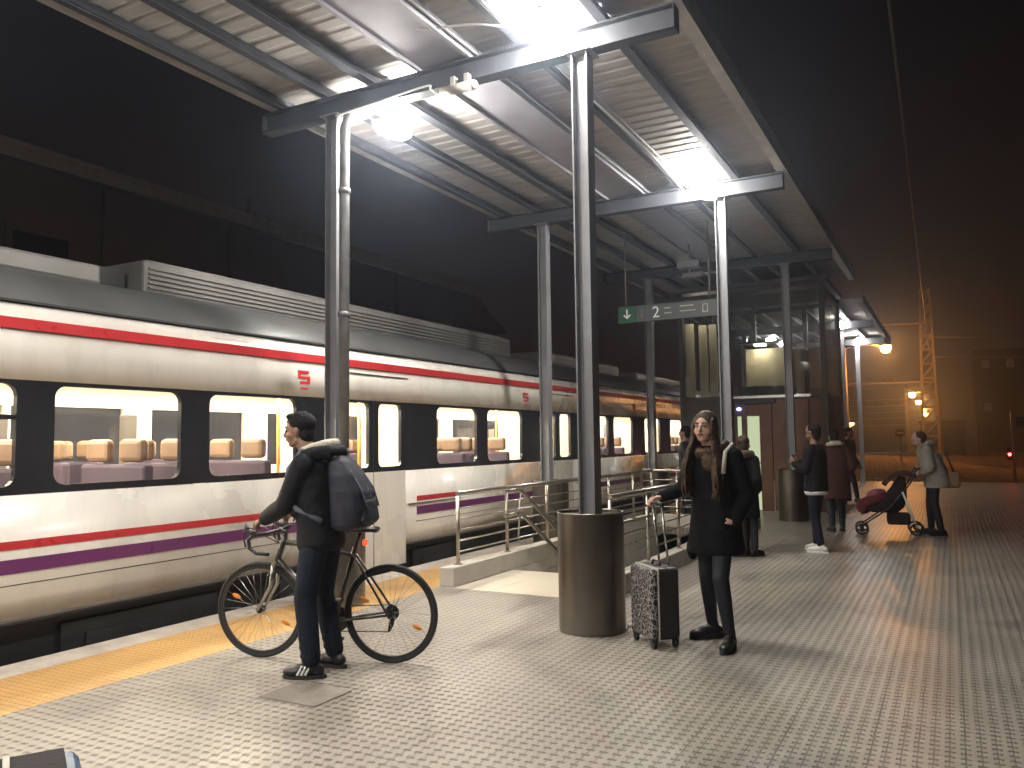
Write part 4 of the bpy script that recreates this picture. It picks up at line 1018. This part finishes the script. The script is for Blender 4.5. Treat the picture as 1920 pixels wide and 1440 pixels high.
# ---- bicycle, y forward, origin between the wheels on the ground
bk_ = thing('racing_bicycle', 'dark racing bicycle with drop handlebars held by the man in the black jacket', 'bicycle', (0, 0, 0))
RW = .335; HR = V((0, -.484, RW)); HF = V((0, .484, RW)); BB = V((0, -.075, .275)); ST = V((0, -.235, .79)); HT = V((0, .305, .82)); HB_ = V((0, .355, .675))
f = MB(); f.tube([HT, ST + V((0, .015, -.07))], .0155, 12).tube([HB_ + V((0, 0, .02)), BB], .019, 12).tube([BB, ST], .0155, 12).tube([HT + V((0, -.01, .03)), HB_], .021, 12)
for s in (-1, 1): f.tube([BB + V((s * .03, 0, 0)), HR + V((s * .06, 0, 0))], .009, 8).tube([ST + V((s * .02, .012, -.05)), HR + V((s * .06, 0, 0))], .008, 8)
f.cone(BB + V((-.04, 0, 0)), .024, BB + V((.04, 0, 0)), .024, 14); f.obj('frame', 'frame_bike', bk_)
f = MB(); f.cone(HB_ + V((-.045, .008, -.02)), .017, HB_ + V((.045, .008, -.02)), .017, 10)
for s in (-1, 1): f.tube([HB_ + V((s * .045, .008, -.02)), HB_ + V((s * .05, .03, -.17)), HF + V((s * .052, 0, 0))], [.014, .012, .009], 10)
f.obj('fork', 'fork_silver', bk_)
MB().tube([ST, V((0, -.268, .885))], .013, 10).obj('seat_post', 'black', bk_)
sd = MB(); sd.loft([(0, 0, 0, .01, .01, 0)], 4) if False else None
prof = [(-.13, .062, .0), (-.10, .072, .004), (-.05, .06, .002), (0.0, .035, -.002), (.06, .022, -.004), (.12, .018, -.01), (.14, .010, -.018)]
vs = []; n = 10
for y, w_, z in prof:
    for i in range(n): a = 2 * PI * i / n; vs.append((math.cos(a) * w_, -.262 + y, .905 + z + math.sin(a) * (.018 if math.sin(a) > 0 else .022)))
fs = [(i * n + j, i * n + (j + 1) % n, (i + 1) * n + (j + 1) % n, (i + 1) * n + j) for i in range(len(prof) - 1) for j in range(n)] + [tuple(range(n)), tuple(range((len(prof) - 1) * n, len(prof) * n))[::-1]]
sd = MB(); sd.add(vs, fs, True); sd.obj('saddle', 'black', bk_)
sb = V((0, .335, .895)); f = MB(); f.tube([HT + V((0, -.012, .03)), HT + V((0, -.02, .06)), sb], .016, 10); f.obj('stem', 'black', bk_)
hbm = MB(); pts = []
for s in (-1, 1):
    p = [sb, sb + V((s * .17, 0, 0)), sb + V((s * .20, .02, 0)), sb + V((s * .205, .085, -.005)), sb + V((s * .207, .125, -.04)), sb + V((s * .21, .115, -.095)), sb + V((s * .213, .06, -.13)), sb + V((s * .215, -.03, -.135))]
    hbm.tube(p, .0135, 10)
hbm.obj('handlebar', 'black', bk_)
for s in (-1, 1):
    l = MB(); l.chain([sb + V((s * .205, .08, .005)), sb + V((s * .205, .13, .02)), sb + V((s * .205, .145, .06))], [.018, .017, .012], 10); l.tube([sb + V((s * .205, .145, .045)), sb + V((s * .205, .165, -.02)), sb + V((s * .207, .145, -.09))], .006, 6)
    l.tube([sb + V((s * .205, .14, .05)), sb + V((s * .10, .19, .03)), HT + V((0, .03, -.02))], .0035, 5)
    l.obj('brake_lever', 'black', bk_)
def wheel(c):
    w = bpy.data.objects.new('wheel', None); C.objects.link(w); w.parent = bk_; w.location = c; n = 56
    t = MB(); t.tube([(0, RW * .962 * math.cos(2 * PI * i / n), RW * .962 * math.sin(2 * PI * i / n)) for i in range(n)], .0145, 10, closed=True); t.obj('tyre', 'rubber', w)
    vs = []; rr = [(RW * .925, -.011), (RW * .925, .011), (RW * .86, .009), (RW * .86, -.009)]
    for i in range(n):
        for r_, x in rr: vs.append((x, r_ * math.cos(2 * PI * i / n), r_ * math.sin(2 * PI * i / n)))
    m = MB(); m.add(vs, [(i * 4 + j, i * 4 + (j + 1) % 4, ((i + 1) % n) * 4 + (j + 1) % 4, ((i + 1) % n) * 4 + j) for i in range(n) for j in range(4)]); m.obj('rim', 'black', w)
    s_ = MB()
    for i in range(28):
        a = 2 * PI * i / 28; o = .25 * (1 if i % 4 < 2 else -1); sx = .022 if i % 2 else -.022
        s_.tube([(sx, .018 * math.cos(a + o * 3), .018 * math.sin(a + o * 3)), (0, RW * .865 * math.cos(a), RW * .865 * math.sin(a))], .0013, 4)
    s_.obj('spokes', 'spoke', w)
    MB().cone((-.045, 0, 0), .014, (.045, 0, 0), .014, 12).cone((-.026, 0, 0), .024, (-.022, 0, 0), .024, 12).cone((.022, 0, 0), .024, (.026, 0, 0), .024, 12).obj('hub', 'black', w)
    for a in (R(205), R(25)):
        m = MB(); cy, cz = math.cos(a) * RW * .62, math.sin(a) * RW * .62; m.sph((0, cy, cz), (.008, .016, .036), 10, Matrix.Rotation(a - PI / 2, 3, 'X')); m.obj('reflector', 'reflector', w)
    return w
wr_ = wheel(HR); wf = wheel(HF)
cs = MB()
for i in range(8): cs.cone((.025 + i * .0035, HR.y, HR.z), .052 - i * .0035, (.027 + i * .0035, HR.y, HR.z), .052 - i * .0035, 24)
cs.obj('cassette', 'black', bk_)
m = MB(); m.chain([HR + V((.055, .0, -.03)), HR + V((.06, .02, -.09)), HR + V((.058, .035, -.13))], [.016, .018, .012], 8); m.obj('derailleur', 'black', bk_)
m = MB(); m.cone(BB + V((.045, 0, 0)), .088, BB + V((.049, 0, 0)), .088, 32); m.tube([BB + V((.06, 0, 0)), BB + V((.065, .05, -.16))], .011, 8); m.tube([BB + V((-.05, 0, 0)), BB + V((-.065, -.05, .16))], .011, 8)
m.box((.065, -.03 - .045 + .0, .100), (.155, .04 - .045, .122)).box((-.155, -.17, .425), (-.065, -.10, .447)); m.obj('crankset', 'black', bk_)
m = MB(); m.tube([BB + V((.047, 0, .086)), HR + V((.038, 0, .05))], .004, 5).tube([BB + V((.047, 0, -.086)), HR + V((.055, .035, -.14))], .004, 5); m.obj('chain', 'black', bk_)
MB().box((-.02, -.325, .80), (.02, -.295, .84)).obj('rear_light', 'tail_red', bk_) if False else MB().box((-.018, -.318, .795), (.018, -.292, .835)).obj('rear_light', M_['far_red'], bk_, bevel=.006)
fwdB = V((-.958, -.287, 0)); bc = V((-3.894, 4.435, 0)); bk_.location = bc; bk_.rotation_euler = (0, R(-2.0), MRZ)

# ---- the woman with the suitcase
WOM = (-1.56, 6.03, 0); WRZ = math.atan2(-.965, -.275) - PI / 2
JW = dict(head=(.025, .075, 1.580), headyaw=R(8), headpitch=R(3), neck=(.01, .02, 1.43), chest=(0, .0, 1.25), pelvis=(0, 0, .93),
          shR=(.165, .0, 1.375), elR=(.285, -.02, 1.12), wrR=(.40, .10, 1.06), tipR=(.455, .19, 1.045), palmR=(-.1, 0, -1), curlR=.72, thumbR=-1,
          shL=(-.165, .0, 1.375), elL=(-.235, -.06, 1.09), wrL=(-.19, .05, .90), tipL=(-.13, .08, .87), palmL=(1, 0, 0), curlL=.45, thumbL=-1,
          hipR=(.08, -.02, .88), knR=(.105, -.03, .50), anR=(.140, -.15, .10), ftR=(.55, .80, 0),
          hipL=(-.08, .02, .88), knL=(-.10, .12, .50), anL=(-.135, .08, .10), ftL=(-.25, 1, 0))
wom = human('young woman with long brown hair and a long black coat pulling a patterned suitcase', WOM, WRZ, JW,
    dict(skin='skin', trousers='leggings', coat='coat', shoe='shoe_black', leg=(.084, .058, .042), crease=False, sole_h=.035, shoe_w=.05, k=.97, coatname='coat',
         jacket=[(0, 0, .66, .215, .17), (0, 0, .70, .212, .17), (0, 0, .85, .195, .155), (0, 0, 1.0, .175, .135), (0, 0, 1.12, .165, .125), (0, 0.005, 1.25, .18, .13), (0, .01, 1.36, .175, .115), (0, .015, 1.42, .115, .09), (0, .02, 1.45, .08, .07)],
         bulges=[(.16, -.12, .66, .05, .05, .08), (.20, 0, .68, .04, .06, .09)], sleeve=(.066, .055, .045)))
# long hair: a cap over the skull and long locks in front of both shoulders and down the back
hr = MB(); mw = rotz(R(8)); hc = V(JW['head'])
def HP(x, y, z): return hc + mw @ V((x, y, z))
hr.sph(HP(0, -.03, .040), (.086, .098, .092), 22, mw); hr.sph(HP(0, -.075, -.04), (.080, .058, .10), 16, mw)
for s in (-1, 1):
    hr.sph(HP(s * .070, .0, -.01), (.026, .055, .09), 14, mw)
rnd = random.Random(5)
for s in (-1, 1):
    for i in range(78):
        q = i / 77.0                                  # 0 at the temple, 1 at the nape
        a = R(38) - q * R(125)                        # angle round the head, from the front
        ex, ey = .088 * math.cos(a) * s, .075 * math.sin(a) - .012
        L = rnd.uniform(.36, .46) - .05 * q; fl = rnd.uniform(.1, 1.9); wv = rnd.uniform(-.008, .008)
        ox = s * (.035 * fl) * (1 - .5 * q); oy = (.055 + .02 * fl) * (1 - q) - .07 * q
        pts = [HP(ex * .75, ey * .6, .075), HP(ex, ey, .01), HP(ex * 1.04, ey, -.07), HP(ex + ox * .5, ey + oy * .55 + wv, -.16), HP(ex + ox * .95, ey + oy * .95 - wv, -.10 - L * .45), HP(ex + ox + wv, ey + oy, -.10 - L * .75), HP(ex + ox * .85 - wv, ey + oy * .9, -.10 - L)]
        hr.tube(pts, [.007, .012, .0125, .0115, .010, .008, .002], 6)
hr.obj('hair', 'hair_brown', wom, remesh=.0042, smooth=1)
sc_ = MB(); sc_.tube([(-.09, .03, 1.43), (-.04, .11, 1.40), (.05, .11, 1.39), (.11, .03, 1.43), (.04, -.08, 1.45), (-.06, -.07, 1.45)], .042, 12, closed=True)
sc_.sph((-.03, .125, 1.33), (.06, .03, .07), 12); sc_.obj('scarf', 'hair_brown', wom, remesh=.009, smooth=2)
st2 = MB(); st2.tube([(-.15, -.10, 1.40), (-.155, .0, 1.455), (-.15, .09, 1.40), (-.15, .13, 1.25)], .016, 8); st2.obj('bag_strap', 'strap_grey', wom)

# suitcase
scx = thing('suitcase', 'upright black cabin suitcase with a pale scroll pattern, handle held by the woman', 'suitcase', (-1.985, 5.86, 0), R(45.9))
def case_mat():
    m = bpy.data.materials.new('scroll_pattern'); m.use_nodes = True; nt = m.node_tree; b = nt.nodes['Principled BSDF']
    tc = nt.nodes.new('ShaderNodeTexCoord'); v = nt.nodes.new('ShaderNodeTexVoronoi'); v.feature = 'DISTANCE_TO_EDGE'; v.inputs['Scale'].default_value = 31
    n = nt.nodes.new('ShaderNodeTexNoise'); n.inputs['Scale'].default_value = 14; mx = nt.nodes.new('ShaderNodeMixRGB'); mx.inputs[0].default_value = .06
    nt.links.new(tc.outputs['Object'], n.inputs['Vector']); nt.links.new(tc.outputs['Object'], mx.inputs[1]); nt.links.new(n.outputs['Color'], mx.inputs[2]); nt.links.new(mx.outputs[0], v.inputs['Vector'])
    r = nt.nodes.new('ShaderNodeValToRGB'); r.color_ramp.elements[0].position = .045; r.color_ramp.elements[0].color = (.34, .31, .31, 1); r.color_ramp.elements[1].position = .09; r.color_ramp.elements[1].color = (.015, .014, .018, 1)
    nt.links.new(v.outputs['Distance'], r.inputs[0]); nt.links.new(r.outputs[0], b.inputs['Base Color']); b.inputs['Roughness'].default_value = .4; return m
M_['scroll'] = case_mat()
MB().box((-.07, -.18, .06), (.115, .18, .57)).obj('rear_shell', 'black', scx, bevel=.03, seg=3)
MB().box((-.115, -.178, .062), (-.055, .178, .568)).obj('front_shell', M_['scroll'], scx, bevel=.026, seg=3)
MB().box((-.062, -.184, .056), (-.052, .184, .574)).obj('zip', 'strap_grey', scx, bevel=.004)
for y in (-.07, .07): MB().tube([(.085, y, .56), (.04, y, 1.01)], .009, 8).obj('handle_tube', 'metal', scx)
MB().tube([(.04, -.085, 1.015), (.037, 0, 1.03), (.04, .085, 1.015)], .016, 10).obj('handle_grip', 'black', scx)
MB().tube([(.02, -.06, .572), (.02, -.05, .60), (.02, .05, .60), (.02, .06, .572)], .009, 8).obj('carry_handle', 'black', scx)
for x, y in ((-.085, -.14), (-.085, .14), (.085, -.14), (.085, .14)):
    w = MB().cone((x - .012, y, .028), .028, (x + .012, y, .028), .028, 16).box((x - .018, y - .02, .04), (x + .018, y + .02, .075)); w.obj('wheel', 'black', scx)

# ---- generic bystanders
def standing(label, px, py, face, H_, st, arm='down', headyaw=0.0, stride=0.06, hands=None):
    k = H_ / 1.72
    J = dict(head=(0, .03, 1.60), headyaw=headyaw, neck=(0, 0, 1.43), chest=(0, 0, 1.25), pelvis=(0, 0, .93),
        shR=(.17, 0, 1.37), elR=(.21, -.03, 1.08), wrR=(.19, .13, .86), tipR=(.18, .18, .76), palmR=(-1, 0, 0), thumbR=1,
        shL=(-.17, 0, 1.37), elL=(-.21, -.03, 1.08), wrL=(-.19, .13, .86), tipL=(-.18, .18, .76), palmL=(1, 0, 0), thumbL=-1,
        hipR=(.085, 0, .88), knR=(.095, .03 + stride * .5, .50), anR=(.10, stride, .09), ftR=(.2, 1, 0),
        hipL=(-.085, 0, .88), knL=(-.095, .03 - stride * .5, .50), anL=(-.10, -stride - .02, .09), ftL=(-.2, 1, 0))
    if arm == 'pockets': J.update(elR=(.26, -.08, 1.1), wrR=(.19, .08, .95), tipR=(.15, .15, .92), elL=(-.26, -.08, 1.1), wrL=(-.19, .08, .95), tipL=(-.15, .15, .92))
    if arm == 'phone': J.update(elR=(.20, .05, 1.1), wrR=(.08, .27, 1.2), tipR=(.03, .33, 1.28), elL=(-.20, .05, 1.1), wrL=(-.08, .27, 1.18), tipL=(-.03, .33, 1.25), headpitch=R(-20))
    if hands: J.update(hands)
    st = dict(st); st.setdefault('jacket', [(0, 0, .80, .185, .14), (0, 0, .84, .195, .15), (0, 0, 1.0, .19, .14), (0, 0, 1.15, .19, .14), (0, 0, 1.27, .20, .14), (0, 0, 1.38, .18, .12), (0, 0, 1.44, .09, .08)])
    st.setdefault('face', True)
    t = human(label, (px, py, 0), math.atan2(face[1], face[0]) - PI / 2, J, st, res=.014)
    t.scale = (k, k, k)
    hc = V(J['head']); m = rotz(headyaw); h = MB()
    h.sph(hc + m @ V((0, -.03, .045)), (.086, .10, .088), 16, m); h.sph(hc + m @ V((0, -.065, -.03)), (.076, .052, .08 if not st.get('longhair') else .17), 14, m)
    h.obj('hair', st.get('hair', 'hair_black'), t, remesh=.009, smooth=1)
    return t
LONG = [(0, 0, .55, .21, .17), (0, 0, .60, .21, .17), (0, 0, .85, .20, .155), (0, 0, 1.05, .19, .145), (0, 0, 1.25, .20, .145), (0, 0, 1.38, .18, .12), (0, 0, 1.44, .10, .09)]
# someone right behind the woman
p = standing('person in a dark coat with a furry hood standing right behind the long-haired woman', -2.36, 10.62, (.35, .95), 1.53, dict(coat='coat', trousers='leggings', jacket=LONG, hair='hair_brown', coatname='coat'), arm='pockets')
f = MB(); f.tube([(-.11, .06, 1.43), (-.15, -.03, 1.46), (-.10, -.14, 1.46), (0, -.18, 1.45), (.10, -.14, 1.46), (.15, -.03, 1.46), (.11, .06, 1.43)], [.04, .055, .06, .065, .06, .055, .04], 10)
f.obj('fur_hood', 'fur', p, remesh=.012, smooth=0)
# by the far end of the stairs
standing('dark-haired person in black waiting beyond the far end of the stair railing', -4.35, 14.85, (-1, -.15), 1.74, dict(coat='jacket', trousers='jeans', skin='skin_tan'), arm='pockets', headyaw=R(-10))
# trio on the right
a_ = standing('person in a dark jacket, jeans and white shoes, looking down', -1.60, 11.40, (-.95, .25), 1.68, dict(coat='jacket', trousers='jeans', shoe='shoe_white', sole='white', skin='skin_tan'), arm='phone')
MB().loft([(0, 0, .765, .178, .135, 0), (0, 0, .83, .186, .142, 0)], 24).obj('shirt_hem', 'white', a_)
b_ = standing('person in a long maroon coat with a pale hood, facing away', -1.66, 13.95, (-.35, .93), 1.62, dict(coat='maroon_coat', trousers='grey_cloth' if False else 'leggings', jacket=[(x, y, z, rx * 1.15, ry * 1.15) for x, y, z, rx, ry in LONG], hair='hair_black', coatname='coat', sleeve=(.095, .08, .062)), arm='pockets')
f = MB(); f.tube([(-.11, .03, 1.44), (-.12, -.06, 1.47), (-.05, -.13, 1.49), (.05, -.13, 1.49), (.12, -.06, 1.47), (.11, .03, 1.44)], [.02, .035, .045, .045, .035, .02], 10); f.obj('hood_lining', 'fleece', b_, remesh=.012, smooth=1)
standing('person in black farther along the platform, mostly hidden behind the maroon coat', -2.12, 20.5, (.9, -.3), 1.72, dict(coat='jacket', trousers='jeans', shoe='shoe_black', skin='skin_tan'), arm='down', stride=.2)
# person with the pushchair
SD = V((-.97, -.1, 0)).normalized()
PPX, PPY = -.27, 14.0
hands = dict(head=(0, .19, 1.50), headpitch=R(-32), neck=(0, .10, 1.36), chest=(0, .05, 1.22), pelvis=(0, -.05, .92),
    shR=(.17, .09, 1.31), elR=(.24, .06, 1.06), wrR=(.17, .18, .98), tipR=(.16, .24, .965), palmR=(0, 0, -1), curlR=.7, thumbR=-1,
    shL=(-.17, .09, 1.31), elL=(-.24, .06, 1.06), wrL=(-.17, .18, .98), tipL=(-.16, .24, .965), palmL=(0, 0, -1), curlL=.7, thumbL=1)
pr = standing('person in a thick grey coat leaning over a pushchair at the right', PPX, PPY, (SD.x, SD.y), 1.66, dict(coat='grey_coat', trousers='leggings', hair='hair_brown', coatname='coat', sleeve=(.095, .08, .06), shoe='shoe_black',
    jacket=[(0, -.06, .74, .23, .19), (0, -.06, .80, .235, .195), (0, -.03, 1.0, .225, .18), (0, .02, 1.15, .225, .175), (0, .06, 1.27, .22, .165), (0, .09, 1.35, .17, .12), (0, .11, 1.40, .10, .09)]), hands=hands, stride=.05)
f = MB(); f.tube([(-.11, .17, 1.36), (-.13, .08, 1.42), (-.05, .0, 1.44), (.05, .0, 1.44), (.13, .08, 1.42), (.11, .17, 1.36)], [.035, .05, .06, .06, .05, .035], 10); f.obj('hood', 'grey_coat', pr, remesh=.012, smooth=1)
hb2 = thing('shoulder_bag', 'brown bag hanging behind the person with the pushchair', 'bag', (.03, 14.02, .72))
MB().box((-.10, -.14, 0), (.06, .14, .24)).obj('bag_body', 'seat_brown', hb2, bevel=.03); MB().tube([(-.02, -.1, .22), (-.12, -.05, .55), (-.12, .05, .55), (-.02, .1, .22)], .012, 8).obj('strap', 'black', hb2)
# pushchair: y forward
pc = thing('pushchair', 'dark pushchair with a maroon blanket and silver side tube, pushed by the person in grey', 'pushchair', (PPX + SD.x * .60, PPY + SD.y * .60 - .10, 0), math.atan2(SD.y, SD.x) - PI / 2)
for s in (-1, 1):
    MB().tube([(s * .22, -.36, 1.0), (s * .22, -.28, .80), (s * .22, .02, .42), (s * .20, .42, .14)], .012, 8).obj('frame_tube', 'black', pc)
    MB().tube([(s * .235, -.16, .66), (s * .235, -.34, .12)], .014, 8).obj('rear_strut', 'white', pc)
    MB().tube([(s * .21, .10, .36), (s * .21, .36, .40), (s * .20, .42, .30)], .010, 8).obj('foot_rest_tube', 'black', pc)
    for y, r in ((.42, .085), (-.34, .095)):
        for dx in (-.028, .028):
            w = MB(); cx = s * .21 + dx; w.tube([(cx, y + r * math.cos(2 * PI * i / 20), r + .004 + r * .86 * math.sin(2 * PI * i / 20) + .001) for i in range(20)], .013, 8, closed=True); w.cone((cx - .008, y, r), .035, (cx + .008, y, r), .035, 12)
            w.obj('wheel', 'rubber', pc)
MB().tube([(-.22, -.36, 1.0), (-.2, -.40, 1.01), (.2, -.40, 1.01), (.22, -.36, 1.0)], .016, 8).obj('push_handle', 'black', pc)
MB().tube([(-.22, -.3, .12), (.22, -.3, .12)], .01, 8).tube([(-.2, .38, .16), (.2, .38, .16)], .01, 8).obj('axle', 'black', pc)
q = MB(); q.loft([(0, .1, .34, .16, .20, 0), (0, .05, .42, .19, .24, 0), (0, -.05, .55, .19, .18, 0), (0, -.12, .72, .18, .11, 0), (0, -.17, .88, .15, .05, 0)], 20, 3); q.obj('seat', 'dark_case', pc, remesh=.015, smooth=2)
vs = []; nn = 9; mm_ = 8
for i in range(mm_ + 1):
    a = R(25 + 95 * i / mm_)
    for j in range(nn + 1):
        x = -.21 + .42 * j / nn; b = .05 * (1 - (2 * j / nn - 1) ** 2)
        vs.append((x, -.20 + (.30 + b) * math.cos(a), .62 + (.30 + b) * math.sin(a)))
q = MB(); q.add(vs, [(i * (nn + 1) + j, i * (nn + 1) + j + 1, (i + 1) * (nn + 1) + j + 1, (i + 1) * (nn + 1) + j) for i in range(mm_) for j in range(nn)], True)
o = q.obj('sun_canopy', 'maroon_coat', pc); sm = o.modifiers.new('t', 'SOLIDIFY'); sm.thickness = .012
q = MB(); q.sph((0, .22, .52), (.19, .26, .10), 16, Matrix.Rotation(R(-18), 3, 'X')); q.sph((0, .38, .42), (.17, .12, .12), 14); q.obj('blanket', 'maroon', pc, remesh=.014, smooth=2)
q = MB(); q.sph((0, .20, .62), (.13, .15, .07), 14, Matrix.Rotation(R(-15), 3, 'X')); q.obj('pink_cover', 'pink', pc, remesh=.014, smooth=1)
MB().box((-.17, -.26, .16), (.17, .06, .33)).obj('basket', 'dark_case', pc, bevel=.03)

# ---- luggage in the bottom-left corner
lg = thing('travel_case', 'dark grey and blue travel case cut off at the bottom left corner', 'suitcase', (-3.04, 1.77, 0), R(60))
MB().box((-.26, -.38, .03), (.26, .38, .27)).obj('case_shell', 'blue_case', lg, bevel=.06, seg=3)
MB().box((-.22, -.335, .268), (.20, .335, .282)).obj('top_panel', 'dark_case', lg, bevel=.006)
MB().box((-.012, -.30, .2825), (.012, .32, .294)).obj('strap', 'strap_grey', lg, bevel=.003)
MB().tube([(-.1, -.08, .28), (-.13, -.06, .305), (-.13, .06, .305), (-.1, .08, .28)], .009, 8).obj('handle', 'black', lg)

# ---- volume added to imitate lens bloom: the lamps glow in it
hz = MB().box((-130, -62, -2.0), (130, 260, 30)).obj('bloom_haze', 'black'); hz['kind'] = 'stuff'
hm = bpy.data.materials.new('bloom_haze'); hm.use_nodes = True; hn = hm.node_tree; hn.nodes.clear()
ho = hn.nodes.new('ShaderNodeOutputMaterial'); hv = hn.nodes.new('ShaderNodeVolumePrincipled')
hv.inputs['Color'].default_value = (.68, .79, 1.0, 1); hv.inputs['Density'].default_value = 0.0038; hv.inputs['Anisotropy'].default_value = 0.88
hn.links.new(hv.outputs[0], ho.inputs['Volume']); hz.data.materials.clear(); hz.data.materials.append(hm)

# ---- put every empty at the foot of its thing
bpy.context.view_layer.update()
for o in [x for x in C.objects if x.type == 'EMPTY' and x.parent is None and x.location.length < 1e-6]:
    ms_ = [c for c in o.children if c.type == 'MESH']
    if not ms_: continue
    pts = [c.matrix_world @ V(b) for c in ms_ for b in c.bound_box]
    c0 = V(((min(p.x for p in pts) + max(p.x for p in pts)) / 2, (min(p.y for p in pts) + max(p.y for p in pts)) / 2, min(p.z for p in pts)))
    o.location = c0
    for c in o.children: c.location = c.location - c0
